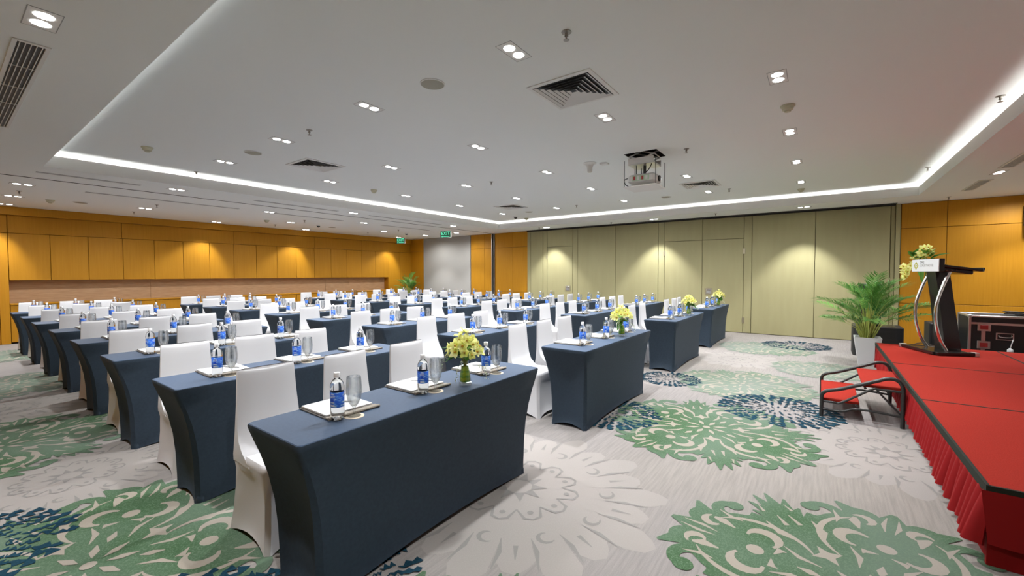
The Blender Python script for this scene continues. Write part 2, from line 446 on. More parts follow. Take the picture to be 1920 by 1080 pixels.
def pass_panel(y0, y1, d0, d1, hinge, handle):
    if d0 - y0 > .02: ppanel(y0, d0, 0.012, ZT)
    if y1 - d1 > .02: ppanel(d1, y1, 0.012, ZT)
    ppanel(max(d0, y0), min(d1, y1), 2.275 + PG / 2, ZT, 'header_panel')
    d = ppanel(max(d0, y0), min(d1, y1), 0.012, 2.275 - PG / 2, 'door_leaf')
    for z in (1.97, 0.31): hw(hinge, z, .055, .13, d)
    if handle:
        h = hw(handle, 0.99, .17, .17, d, 'handle_plate')
        m = MB(); m.b2((XP - .014, handle - .055, .93), (XP - .006, handle + .055, 1.05), 0.004); m.build('handle_recess', 'aluminium', h)
        m = MB(); m.b2((XP - .03, handle - .05, 1.015), (XP - .012, handle + .05, 1.035), 0.004); m.build('handle_lever', 'chrome', h)
pass_panel(5.94, 7.17, 6.11, 7.01, 7.02, 6.27)
pass_panel(2.44, 3.54, 2.44, 3.38, 3.385, None)
pass_panel(1.34, 2.44, 1.51, 2.44, 1.505, 2.28)
m = MB(); m.b2((XP - .03, -1.19, ZT + .004), (XW + .004, 7.77, ZL - .003)); m.build('top_track', 'dark_track', pt)

# --- long cabinet wall
YF = 13.50
ND = 0.26
wl = wall('wall_left', (X0, YF + ND + .02, 0), (X1 + .1, YF + ND + .12, 3.3), 'wood_gap', 'long wood clad wall with wall cabinets and a niche')
NX0, NX1 = 0.965, 10.43
def wp(x0, x1, z0, z1, name='panel', y=YF, material='wood', thick=ND + .02):
    return panel(wl, (x0 + GAP / 2, y, z0 + GAP / 2), (x1 - GAP / 2, y + thick, z1 - GAP / 2), material, name)
ZC0, ZC1, ZB = 1.315, 2.29, 2.66
for a, b in ((X0, -0.4), (-0.4, NX0 - .14), (NX0 - .14, NX0)): wp(a, b, 0, ZC1)
wp(NX1, 11.0, 0, ZC1); wp(11.0, XW + .01, 0, ZC1)
for a, b in ((X0, .965), (.965, 2.73), (2.73, 5.12), (5.12, 7.49), (7.49, 9.28), (9.28, 11.0), (11.0, XW + .01)): wp(a, b, ZC1, ZB, 'band_panel')
m = MB(); m.b2((X0, YF - .07, ZB), (XW - .02, YF + ND, ZL - .001), 0.004); m.build('cornice', 'wood', wl)
n = 16; dx = (NX1 - NX0) / n
for i in range(n):
    wp(NX0 + i * dx, NX0 + (i + 1) * dx, ZC0, ZC1, 'cabinet_door', YF - .012)
for a, b in ((NX0, 3.3), (3.3, 5.7), (5.7, 8.0), (8.0, 8.9), (8.9, NX1)):
    panel(wl, (a + .002, YF + ND - .01, 0.82), (b - .002, YF + ND + .02, ZC0), 'niche', 'niche_panel', .001)
m = MB(); m.b2((NX0, YF - .02, .80), (NX1, YF + ND - .01, .835), .004); m.build('ledge', 'wood', wl)
for i in range(8):
    wp(NX0 + i * 2 * dx, NX0 + (i + 1) * 2 * dx, 0.03, .798, 'base_cabinet_door')

# ------------------------------------------------------------------ carpet motifs (tufted inlays)
class Motif:
    def __init__(s, c, r, rot, z):
        s.mb = MB(); s.c = c; s.r = r; s.ca = math.cos(rot); s.sa = math.sin(rot); s.z = z; s.k = 0
    def P(s, p, lvl):
        x, y = p[0] * s.r, p[1] * s.r
        # every tuft lies a hair above the one before it, so that no two faces share a plane
        return (s.c[0] + x * s.ca - y * s.sa, s.c[1] + x * s.sa + y * s.ca, s.z + lvl * 0.0009 + s.k * 0.000007)
    def poly(s, pts, lvl, mi):
        s.mb.mi = mi; s.mb.quad([s.P(p, lvl) for p in pts])
    def fan(s, c, pts, lvl, mi):
        s.mb.mi = mi; b = len(s.mb.v); n = len(pts); s.k += 1
        s.mb.v += [s.P(c, lvl)] + [s.P(p, lvl) for p in pts]
        for i in range(n): s.mb.face((b, b + 1 + i, b + 1 + (i + 1) % n))
    def disc(s, c, r, lvl, mi, n=28, sq=1.0):
        s.fan(c, [(c[0] + r * math.cos(2 * PI * i / n), c[1] + r * sq * math.sin(2 * PI * i / n)) for i in range(n)], lvl, mi)
    def stroke(s, pts, ws, lvl, mi):
        s.mb.mi = mi; n = len(pts); L = []; Q = []; s.k += 1
        for i in range(n):
            a = pts[max(i - 1, 0)]; b = pts[min(i + 1, n - 1)]
            dx, dy = b[0] - a[0], b[1] - a[1]; l = math.hypot(dx, dy) or 1
            w = ws[i] / 2 if isinstance(ws, (list, tuple)) else ws / 2
            L.append((pts[i][0] - dy / l * w, pts[i][1] + dx / l * w)); Q.append((pts[i][0] + dy / l * w, pts[i][1] - dx / l * w))
        for i in range(n - 1): s.mb.quad([s.P(p, lvl) for p in (Q[i], Q[i + 1], L[i + 1], L[i])])
def pol(r, a): return (r * math.cos(a), r * math.sin(a))
def arc(c, r, a0, a1, n=10, r1=None):
    r1 = r if r1 is None else r1
    return [(c[0] + (r + (r1 - r) * i / (n - 1)) * math.cos(a0 + (a1 - a0) * i / (n - 1)), c[1] + (r + (r1 - r) * i / (n - 1)) * math.sin(a0 + (a1 - a0) * i / (n - 1))) for i in range(n)]
def taper(n, w, e=0.05, p=0.8): return [w * max(e, max(0.0, math.sin(PI * i / (n - 1))) ** p) for i in range(n)]
def damask(c, r, rot, z, mats):
    M = Motif(c, r, rot, z)
    G, C = 0, 1
    M.disc((0, 0), .60, 0, G, 40)
    for k in range(4):
        A = k * PI / 2
        L = pol(.52, A + PI / 4)
        M.disc(L, .37, 0, G, 30)
        # leafy tuft on the axis
        T = pol(.62, A)
        M.disc(T, .15, 0, G, 16)
        for q, (da, l) in enumerate(((-.75, .20), (-.42, .27), (-.12, .32), (.14, .30), (.45, .25), (.8, .19))):
            e = (T[0] + l * 1.15 * math.cos(A + da), T[1] + l * 1.15 * math.sin(A + da))
            M.stroke([T, ((T[0] * .45 + e[0] * .55), (T[1] * .45 + e[1] * .55)), e], [.13, .085, .012], 0, G)
        # rim hooks
        for sg in (-1, 1):
            H = pol(.83, A + sg * .345)
            st = A + PI + sg * 1.1
            pts = arc(H, .155, st, st - sg * 4.9, 18, .05)
            M.stroke(pts, [.10 - .04 * (i / 17) for i in range(18)], 0, G)
            M.disc(pts[-1], .055, 0, G, 12)
            # outer lobe leaves
            B = pol(.86, A + PI / 4 + sg * .17)
            M.disc(B, .10, 0, G, 16); M.stroke([L, B, pol(1.0, A + PI / 4 + sg * .30)], [.30, .17, .02], 0, G)
        M.stroke([L, pol(.9, A + PI / 4), pol(1.0, A + PI / 4)], [.24, .13, .03], 0, G)
        # cut-outs: dot with two facing crescents in the lobe
        ax = A + PI / 4
        M.disc(L, .045, 1, C, 14)
        M.stroke([pol(.21, ax), pol(.26, ax), pol(.32, ax)], [.004, .045, .004], 1, C)
        for sg in (-1, 1):
            cc = (L[0] + sg * .135 * math.cos(ax + PI / 2), L[1] + sg * .135 * math.sin(ax + PI / 2))
            a0 = ax + PI / 2 * sg
            pts = arc(cc, .085, a0 - 2.2, a0 + 1.7, 12, .075)
            M.stroke(pts, taper(12, .065, .25), 1, C)
            # teardrops above
            e0 = (L[0] + .20 * math.cos(ax + sg * .75), L[1] + .20 * math.sin(ax + sg * .75))
            e1 = (L[0] + .33 * math.cos(ax + sg * .55), L[1] + .33 * math.sin(ax + sg * .55))
            mid = ((e0[0] + e1[0]) / 2 + .02, (e0[1] + e1[1]) / 2)
            M.stroke([e0, mid, e1], [.01, .06, .02], 1, C)
            e0 = (L[0] + .16 * math.cos(ax + PI + sg * .6), L[1] + .16 * math.sin(ax + PI + sg * .6))
            M.stroke([e0, (e0[0] + .03 * math.cos(ax), e0[1] + .03 * math.sin(ax)), (L[0] + .09 * math.cos(ax + PI + sg * .3), L[1] + .09 * math.sin(ax + PI + sg * .3))], [.006, .04, .006], 1, C)
            # rim eye with tail
            E0 = pol(.80, ax + sg * .17)
            M.stroke(arc(E0, .06, ax + sg * 1.0, ax - sg * 2.6, 9, .045), taper(9, .05, .2), 1, C)
            # bounding swoosh arcs of the lobe
            a0 = ax + sg * .65
            pts = arc(L, .315, a0, ax + sg * 2.55, 14, .30)
            M.stroke(pts, taper(14, .034, .15, .6), 1, C)
            # slits beside the tuft
            M.stroke([pol(.44, A + sg * .16), pol(.54, A + sg * .235), pol(.66, A + sg * .215)], [.006, .05, .006], 1, C)
            M.stroke([pol(.60, A + sg * .07), pol(.71, A + sg * .05)], [.03, .005], 1, C)
            M.stroke([pol(.24, A + sg * .42), pol(.34, A + sg * .50), pol(.44, A + sg * .44)], [.004, .032, .004], 1, C)
            M.stroke([pol(.73, ax + sg * .03), pol(.82, ax + sg * .045), pol(.93, ax + sg * .03)], [.004, .026, .004], 1, C)
            M.stroke([pol(.76, A + sg * .12), pol(.84, A + sg * .10)], [.022, .003], 1, C)
            M.stroke([pol(.70, ax + sg * .36), pol(.76, ax + sg * .33), pol(.86, ax + sg * .34)], [.004, .030, .004], 1, C)
        # concave diamonds between lobes
        D = pol(.315, A)
        pts = []
        for i in range(4):
            for rr, o in ((.085, 0), (.035, .5)):
                pts.append((D[0] + rr * math.cos(A + (i + o) * PI / 2), D[1] + rr * math.sin(A + (i + o) * PI / 2)))
        M.fan(D, pts, 1, C)
    for k in range(8):
        a = k * PI / 4 + .2
        M.stroke([pol(.07, a), pol(.13, a), pol(.20, a)], [.005, .045, .005], 1, C)
    M.disc((0, 0), .035, 1, C, 10)
    o = M.mb.build('carpet_medallion', mats, floor)
    return o
def mum(c, r, rot, z):
    M = Motif(c, r, rot, z)
    rnd = random.Random(int(c[0] * 100))
    for n, ra, rb, wd in ((36, .70, 1.0, .13), (30, .52, .74, .095), (24, .36, .54, .07), (16, .22, .36, .05), (9, .08, .2, .04)):
        for k in range(n):
            if rnd.random() < .10: continue
            a = 2 * PI * (k + rnd.uniform(-.2, .2)) / n
            r0 = ra + rnd.uniform(-.02, .04); r1 = rb + rnd.uniform(-.06, .03)
            z = rnd.choice((-1, 1)) * rnd.uniform(.10, .35) * wd
            P_ = []; W_ = []
            for i in range(6):
                f = i / 5; P_.append(pol(r0 + (r1 - r0) * f, a + (z if i % 2 else -z) / max(.25, r0) * (1 - f * .4) + rnd.uniform(-.02, .02)))
                W_.append(wd * (rnd.uniform(.25, .55) if i % 2 else rnd.uniform(.7, 1.15)) * (.15 if i in (0, 5) else 1))
            M.stroke(P_, W_, 0, 0)
    M.mb.build('carpet_burst', ['carpet_navy'], floor)
def pale(c, r, rot, z):
    M = Motif(c, r, rot, z)
    P_, L_ = 0, 1
    M.disc((0, 0), .66, 0, P_, 36)
    n = 22
    for k in range(n):
        a = 2 * PI * k / n; l = 1.0 if k % 2 else .88
        M.stroke([pol(.5, a), pol(.7, a), pol(.88 * l, a), pol(.97 * l, a), pol(l, a + .02)], [.14, .19, .22, .13, .03], 0, P_)
        M.stroke([pol(.60, a + PI / n), pol(.72, a + PI / n + .02), pol(.86, a + PI / n)], [.004, .028, .006], 1, L_)
        if k % 2: M.stroke(arc(pol(.60, a), .055, a + .8, a - 3.4, 9, .04), taper(9, .028, .2), 1, L_)
        else: M.stroke([pol(.66, a), pol(.78, a)], [.03, .004], 1, L_)
    for k in range(12):
        a = 2 * PI * k / 12
        M.stroke([pol(.30, a - .26), pol(.40, a - .13), pol(.42, a), pol(.40, a + .13), pol(.30, a + .26)], [.01, .022, .016, .022, .01], 1, L_)
        M.disc(pol(.34, a), .022, 1, L_, 6)
    for k in range(9):
        a = 2 * PI * k / 9
        M.stroke([pol(.09, a), pol(.20, a)], [.075, .004], 1, L_)
    M.mb.build('carpet_blossom', ['carpet_pale', 'carpet_grey'], floor)
for c, r, rot in (((2.30, 1.62), .95, .3), ((4.45, -.45), .80, .7), ((.55, 4.30), .70, .2), ((.4, 7.0), .7, .5), ((7.9, 1.1), .7, .1)):
    pale(c, r, rot, .0003)
gm = ['carpet_green', 'carpet_cream']; gp = ['carpet_green_hazy', 'carpet_cream']
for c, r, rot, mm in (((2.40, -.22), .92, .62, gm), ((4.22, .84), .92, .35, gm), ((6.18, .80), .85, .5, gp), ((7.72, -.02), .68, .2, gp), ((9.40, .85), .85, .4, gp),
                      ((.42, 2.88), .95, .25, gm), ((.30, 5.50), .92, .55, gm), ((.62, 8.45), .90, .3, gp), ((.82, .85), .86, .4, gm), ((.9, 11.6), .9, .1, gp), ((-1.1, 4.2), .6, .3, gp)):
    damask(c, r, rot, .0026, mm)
for c, r, rot in (((5.20, .35), .58, 0), ((4.10, 1.72), .50, .2), ((5.90, 1.65), .42, .3), ((10.1, .38), .60, .1), ((.02, 3.52), .48, .4), ((.50, 2.10), .40, .2), ((1.05, 1.75), .4, .1)):
    mum(c, r, rot, .0056)

# ------------------------------------------------------------------ tables
TL, TW, TH = 1.765, 0.47, 0.75
def side_ring(hx, y0, y1, z, sagx=0.0, sagy=0.0, lift=0.0, n=8, rc=0.012):
    """closed ring: straight sides that sag inwards between the four corners"""
    pts = []
    C = [(-hx, y0), (hx, y0), (hx, y1), (-hx, y1)]
    for k in range(4):
        a = C[k]; b = C[(k + 1) % 4]
        dx, dy = b[0] - a[0], b[1] - a[1]; l = math.hypot(dx, dy); ux, uy = dx / l, dy / l
        sg = sagy if k % 2 == 0 else sagx
        for i in range(n):
            t = i / (n - 1); s = rc + (l - 2 * rc) * t
            bow = max(0.0, math.sin(PI * t)) ** .8
            pts.append((a[0] + ux * s - uy * sg * bow, a[1] + uy * s + ux * sg * bow, z + lift * bow))
    return pts
def table_meshes():
    hx, hy = TL / 2, TW / 2
    m = MB()
    prof = [(0.0, .100, .050, .020, .012, .035), (.02, .104, .054, .024, .012, .03), (.10, .104, .052, .028, .014, .012), (.25, .100, .049, .030, .016, 0), (.38, .090, .043, .028, .014, 0), (.50, .070, .033, .022, .010, 0), (.60, .044, .021, .012, .006, 0), (.67, .021, .011, .005, .003, 0), (.715, .007, .004, .001, .001, 0), (.738, .001, .001, 0, 0, 0), (.747, .003, .003, 0, 0, 0)]
    m.rings([side_ring(hx - ix, -hy + iy, hy - iy, z, sx, sy, lf, 10, .012 + ix * .12) for z, ix, iy, sx, sy, lf in prof], False, False)
    skirt = m.mesh('table_skirt', 'navy_cloth_shaded', 45)
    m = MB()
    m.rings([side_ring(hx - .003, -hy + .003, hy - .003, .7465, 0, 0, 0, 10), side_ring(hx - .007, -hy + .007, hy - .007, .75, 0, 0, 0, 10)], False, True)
    top = m.mesh('table_top', 'navy_cloth_lit', 30)
    m = MB(); m.lathe([(.026, 0), (.03, .004), (.03, .03), (.022, .05)], 10)
    foot = m.mesh('foot_pocket', 'navy_cloth_shaded', 40)
    return skirt, top, foot
T_SK, T_TOP, T_FT = table_meshes()
# ------------------------------------------------------------------ chairs
def chair_meshes():
    m = MB()
    rs = []
    def bring(z, yf, yb, hw, dip):
        n = 9; out = []
        for i in range(n):
            t = -1 + 2 * i / (n - 1); out.append((hw * t, yf + .010 * abs(t) ** 4, z - dip * (1 - t * t)))
        for i in range(n):
            t = 1 - 2 * i / (n - 1); out.append((hw * t, yb - .010 * abs(t) ** 4, z - dip * (1 - t * t)))
        return out
    for z, yf, yb, hw, dip in ((.40, -.02, .196, .176, 0), (.435, .01, .193, .178, 0), (.465, .06, .189, .177, 0), (.51, .105, .184, .175, 0), (.58, .128, .181, .171, .0), (.70, .142, .182, .164, .002), (.82, .150, .186, .158, .006), (.875, .153, .188, .156, .010), (.893, .157, .186, .154, .012), (.90, .165, .179, .150, .012)):
        rs.append(bring(z, yf, yb, hw, dip))
    m.rings(rs, False, True)
    back = m.mesh('backrest_cover', 'chair_white', 50)
    m = MB()
    prof = [(0.0, .186, -.215, .245, .018, .012, .035), (.03, .184, -.212, .240, .022, .016, .02), (.12, .176, -.205, .222, .026, .020, 0), (.25, .170, -.198, .203, .020, .016, 0), (.36, .170, -.196, .193, .008, .008, 0), (.415, .177, -.203, .194, 0, .002, 0), (.438, .176, -.200, .193, 0, 0, 0), (.450, .166, -.188, .185, 0, 0, 0)]
    m.rings([side_ring(hx, a, b, z, sx, sy, lf, 8, .022) for z, hx, a, b, sx, sy, lf in prof], False, True)
    seat = m.mesh('seat_cover', 'chair_white', 50)
    return back, seat
C_BK, C_ST = chair_meshes()
# ------------------------------------------------------------------ tableware
def bottle_meshes():
    m = MB(); n = 20
    prof = [(.012, .006), (.020, .001), (.027, .006), (.031, .018), (.0318, .03), (.0318, .060), (.0308, .064), (.0308, .136), (.0318, .140), (.0318, .158), (.029, .172), (.022, .186), (.0145, .194), (.0128, .199), (.0128, .2035)]
    rs = []
    for k, (r, z) in enumerate(prof):
        ring = []
        for j in range(n):
            a = 2 * PI * j / n
            dz = .006 * (1 + math.cos(5 * a)) * (1 if k < 2 else 0)
            ring.append((r * math.cos(a), r * math.sin(a), z + dz))
        rs.append(ring)
    m.rings(rs)
    body = m.mesh('bottle_body', 'pet', 40)
    m = MB(); m.lathe([(.0312, .0655), (.0316, .066), (.0316, .1345), (.0312, .135)], 28, cap0=False, cap1=False)
    lab = m.mesh('bottle_label', 'label_blue', 40)
    m = MB()
    def patch(a0, a1, z0, z1, k=4, rr=.03185):
        for i in range(k):
            b0 = a0 + (a1 - a0) * i / k; b1 = a0 + (a1 - a0) * (i + 1) / k
            m.quad([(rr * math.cos(b0), rr * math.sin(b0), z0), (rr * math.cos(b1), rr * math.sin(b1), z0), (rr * math.cos(b1), rr * math.sin(b1), z1), (rr * math.cos(b0), rr * math.sin(b0), z1)])
    for o in (-2.55, -.6, 1.4):
        for z, w in ((.125, .30), (.1175, .42), (.111, .36), (.088, .30)): patch(o - w, o + w, z, z + .003)
        patch(o - .38, o + .30, .071, .079)
    prn = m.mesh('label_print', 'label_print')
    m = MB()
    patch(-2.85, -2.35, .095, .105)
    drk = m.mesh('label_emblem', 'label_dark')
    m = MB()
    m.rings([[(r * (1 + .02 * (j % 2)) * math.cos(2 * PI * j / 24), r * (1 + .02 * (j % 2)) * math.sin(2 * PI * j / 24), z) for j in range(24)] for r, z in ((.0138, .2005), (.0142, .202), (.0142, .221), (.0130, .2235))])
    cap = m.mesh('bottle_cap', 'cap', 30)
    return body, lab, prn, drk, cap
BT = bottle_meshes()
def glass_mesh():
    m = MB()
    prof = [(0.0, 0.0), (.031, 0.0), (.0325, .0015), (.031, .003), (.012, .007), (.0055, .014), (.005, .022), (.0085, .028), (.0055, .034), (.008, .042), (.020, .056), (.031, .080), (.0362, .110), (.0368, .130), (.0350, .160), (.0325, .1895), (.0318, .1905), (.0312, .1895), (.0335, .160), (.0352, .130), (.0345, .110), (.0292, .082), (.018, .060), (.006, .049), (0.0, .047)]
    m.lathe([(max(r, .0004), z) for r, z in prof], 24)
    return m.mesh('goblet', 'goblet_glass', 40)
GL = glass_mesh()
m = MB(); m.lathe([(.046, 0), (.0465, .0008), (.0462, .0016), (.045, .002)], 28); CO = m.mesh('coaster', 'coaster', 40)
def pad_meshes():
    m = MB(); m.box((0, 0, .0035), (.272, .285, .007), 0, .0025); fold = m.mesh('folder', 'leather', 30)
    m = MB()
    m.rings([[(x, -.1425 + .011 * math.cos(a), .0075 + .0075 * math.sin(a)) for a in [i * PI / 4 for i in range(8)]] for x in (-.136, .136)])
    m.b2((-.136, -.142, .0068), (.136, -.108, .010), .001)
    flap = m.mesh('front_flap', 'leather_edge', 40)
    m = MB(); m.box((0, .018, .0115), (.250, .236, .009), 0, .001); pap = m.mesh('paper_block', 'paper', 30)
    return fold, flap, pap
PD = pad_meshes()
m = MB(); m.tube([(-.07, 0, .0045), (-.062, 0, .0045), (.05, 0, .0045), (.07, 0, .0045)], [.003, .0042, .0042, .0012], 8); PEN = m.mesh('pen_barrel', 'pen', 40)
m = MB(); m.b2((-.066, -.001, .008), (-.03, .001, .0098)); PENC = m.mesh('pen_clip', 'chrome')

ORD = ['front', 'second', 'third', 'fourth', 'fifth', 'sixth', 'seventh', 'last']
COLN = ['table farthest from partition', 'third table from partition', 'second table from partition', 'table next to partition']
SEATN = ['seat farthest from partition', 'middle seat', 'seat nearest partition']
COLX = [0.835, 3.362, 6.22, 8.74]
ROWY = [2.12, 3.53, 4.93, 6.335, 7.735, 9.15, 10.52, 11.83]      # rear edge of each row of tables
OFF = [.27, .80, 1.353]
rnd = random.Random(3)
def where(r, c): return '%s row from stage, %s' % (ORD[r], COLN[c]) if r else 'front row by stage, %s' % COLN[c]
for r in range(8):
    for c in range(4):
        tx = COLX[c] + TL / 2 + (rnd.uniform(-.012, .012) if r else 0); tb = ROWY[r] + (rnd.uniform(-.01, .01) if r else 0)
        t = thing('conference_table', (tx, tb - TW / 2, 0), 'navy stretch covered table, ' + where(r, c), 'table', 'navy covered conference tables')
        link('table_skirt', T_SK, t); link('table_top', T_TOP, t)
        for sx in (-1, 1):
            for sy in (-1, 1): link('foot_pocket', T_FT, t, (sx * (TL / 2 - .135), sy * (TW / 2 - .08), 0))
        xl = tx - TL / 2
        for s in range(3):
            w = where(r, c) + ', ' + SEATN[s]
            o = OFF[s]
            cx = xl + (.315, .835, 1.35)[s] + rnd.uniform(-.012, .012)
            ch = thing('banquet_chair', (cx, tb + .315 + rnd.uniform(-.015, .02), 0), 'white covered chair, ' + w, 'chair', 'white covered banquet chairs', rnd.uniform(-.04, .04))
            link('backrest_cover', C_BK, ch); link('seat_cover', C_ST, ch)
            j = lambda q=.006: rnd.uniform(-q, q)
            b = thing('water_bottle', (xl + o + j(), tb - .305 + j(), TH), 'water bottle, ' + w, 'bottle', 'blue labelled water bottles', rnd.uniform(-.3, .3))
            for nm, me in zip(('bottle_body', 'bottle_label', 'label_print', 'label_emblem', 'bottle_cap'), BT):
                if nm in ('label_print', 'label_emblem') : 
                    if r > 4: continue
                    link(nm, me, lab_o)
                else:
                    lab_o2 = link(nm, me, b)
                    if nm == 'bottle_label': lab_o = lab_o2
            gx, gy = xl + o + .083 + j(), tb - .325 + j()
            co = link('paper_coaster', CO, None, (gx, gy, TH)); tag(co, 'round tan coaster, ' + w, 'coaster', 'round coasters under the goblets')
            g = link('water_goblet', GL, None, (gx, gy, TH + .0026), (0, 0, rnd.uniform(0, 6))); tag(g, 'clear goblet, ' + w, 'goblet', 'clear water goblets')
            pa = rnd.uniform(-.05, .05)
            p = thing('notepad_folder', (xl + o + .10 + j(), tb - .148 + j(.003), TH), 'white notepad, ' + w, 'notepad', 'white notepads on the tables', pa)
            for nm, me in zip(('folder', 'front_flap', 'paper_block'), PD): link(nm, me, p)
            if r < 4:
                pe = thing('pen', (xl + o + .145 + j(.01), tb - .13 + j(.01), TH + .016), 'slim grey pen, ' + w, 'pen', 'pens on the notepads', 2.1 + rnd.uniform(-.2, .2))
                link('pen_barrel', PEN, pe); link('pen_clip', PENC, pe)

# ------------------------------------------------------------------ flowers
def petal_pts(L, W, curl, n=5):
    """list of cross rows (left, right) along a petal"""
    rows = []
    for i in range(n):
        t = i / (n - 1); w = W * math.sin(PI * min(1, .12 + t * .86)) ** .7
        rows.append((L * t, w, curl * t * t))
    return rows
def flower_mesh(seed, s=1.0):
    q = random.Random(seed); m = MB(); m.mi = 0
    for k in range(5):
        a = 2 * PI * k / 5 + q.uniform(-.15, .15); rows = petal_pts(.034 * s * q.uniform(.85, 1.1), .0125 * s, .010 * s * q.uniform(-.6, 1), 5)
        el = q.uniform(.2, .6)
        M = Matrix.Rotation(a, 3, 'Z') @ Matrix.Rotation(-el, 3, 'Y')
        b = len(m.v)
        for x, w, z in rows:
            m.v += [tuple(M @ Vector((x, -w, z + .002))), tuple(M @ Vector((x, 0, z - .001))), tuple(M @ Vector((x, w, z + .002)))]
        for i in range(len(rows) - 1):
            for c in range(2): m.face((b + i * 3 + c, b + i * 3 + c + 1, b + i * 3 + 4 + c, b + i * 3 + 3 + c))
    m.mi = 1
    m.lathe([(.001, 0), (.005 * s, .004 * s), (.006 * s, .010 * s), (.003 * s, .017 * s), (.0005, .019 * s)], 7)
    return m.mesh('orchid_bloom', ['petal', 'petal_mid'], 60)
FLW = [flower_mesh(i) for i in range(4)]
def leaf_mesh(L, W, curl, material='green_leaf', name='leaf'):
    m = MB(); n = 7; b = 0
    for i in range(n):
        t = i / (n - 1); w = W * math.sin(PI * (.06 + .92 * t)) ** .8
        z = curl * t * t
        m.v += [(L * t, -w, z + w * .35), (L * t, 0, z), (L * t, w, z + w * .35)]
    for i in range(n - 1):
        for c in range(2): m.face((i * 3 + c, i * 3 + c + 1, i * 3 + 4 + c, i * 3 + 3 + c))
    return m.mesh(name, material, 60)
LFM = [leaf_mesh(.085, .020, -.03), leaf_mesh(.11, .024, -.06), leaf_mesh(.07, .011, -.01)]
LFN = leaf_mesh(.10, .006, -.03)
def orient(d, roll=0):
    d = Vector(d).normalized()
    return (d.to_track_quat('X', 'Z') @ Matrix.Rotation(roll, 3, 'X').to_quaternion()).to_euler()
def orientz(d, roll=0):
    return (Vector(d).normalized().to_track_quat('Z', 'Y') @ Matrix.Rotation(roll, 3, 'Z').to_quaternion()).to_euler()
def sprig_mesh(seed):
    q = random.Random(seed); m = MB(); m.mi = 0
    end = Vector((.13, q.uniform(-.02, .02), -.05))
    pts = [(0, 0, 0), (.05, .0, .02), (.10, end.y * .5, .0), end]
    P = smooth_path(pts, 4); m.tube(P, .0008, 4)
    m.mi = 1
    for p in P[4:]:
        for _ in range(3):
            d = Vector((q.uniform(-1, 1), q.uniform(-1, 1), q.uniform(-1, 1))) * .012
            m.box(p + d, (.004, .004, .004), q.random() * 3)
    return m.mesh('sprig', ['green_leaf', 'sprig'])
SPR = [sprig_mesh(i) for i in range(3)]
def vase_meshes():
    m = MB(); m.lathe([(.0005, .004), (.036, .004), (.0385, .0), (.0405, .003), (.0405, .012), (.036, .045), (.0305, .085), (.0245, .120), (.0225, .135), (.0245, .150), (.0232, .1505), (.0212, .135), (.0230, .120), (.0288, .085), (.0342, .045), (.0385, .016), (.0005, .014)], 24)
    g = m.mesh('vase_glass', 'thin_glass', 50)
    m = MB(); m.lathe([(.0285, .024), (.0325, .03), (.0308, .055), (.0262, .085), (.0215, .110), (.0200, .118)], 20, cap1=False)
    lf = m.mesh('rolled_leaf', 'vase_leaf', 50)
    return g, lf
VS = vase_meshes()
def bouquet(parent, base, n_fl, n_lf, spread, hgt, seed, cam_bias=0):
    q = random.Random(seed)
    base = Vector(base)
    for i in range(n_fl):
        a = i * 2.399 + q.uniform(-.3, .3); rr = math.sqrt((i + .5) / n_fl)
        d = Vector((math.cos(a) * rr, math.sin(a) * rr, .35 + (1 - rr) * .9 + q.uniform(-.05, .2)))
        p = base + Vector((d.x * spread, d.y * spread, d.z * hgt))
        f = link('bloom', FLW[i % 4], parent, p, orientz((d.x * 1.6, d.y * 1.6, .35 + .5 * (1 - rr)), q.uniform(0, 6)))
        sc = q.uniform(.95, 1.4); f.scale = (sc, sc, sc)
        mm = MB(); mm.tube(smooth_path([base - Vector((0, 0, .05)), base + Vector((d.x * spread * .35, d.y * spread * .35, d.z * hgt * .55)), p], 3), .0013, 5)
        mm.build('stem', 'palm_stem', parent)
    for i in range(n_lf):
        a = i * 2.1 + q.uniform(-.4, .4); el = q.uniform(-.35, .9)
        d = Vector((math.cos(a), math.sin(a), el))
        l = link('leaf', LFM[i % 3], parent, base + Vector((0, 0, q.uniform(0, .06))), orient(d, q.uniform(-.5, .5)))
        sc = q.uniform(.8, 1.3); l.scale = (sc, sc, sc)
FN = ['table farthest from partition', 'third table from partition', 'second table from partition', 'table next to partition']
for c in range(4):
    vx, vy = COLX[c] + 1.075 + (0, -0.01, 0.03, 0.0)[c], ROWY[0] - .372
    v = thing('flower_vase', (vx, vy, TH + .0012), 'yellow green orchids in glass vase, front row by stage, ' + FN[c], 'flower vase', 'orchid vases on the front row', c * 1.3)
    link('vase_glass', VS[0], v); link('rolled_leaf', VS[1], v)
    bouquet(v, (0, 0, .15), 30, 16, .105, .135, 20 + c)
    for k in range(4):
        a = k * 1.7 + 1.9
        link('sprig', SPR[k % 3], v, (.03 * math.cos(a), .03 * math.sin(a), .17 - .02 * k), (0, R(8 + 7 * k), a))

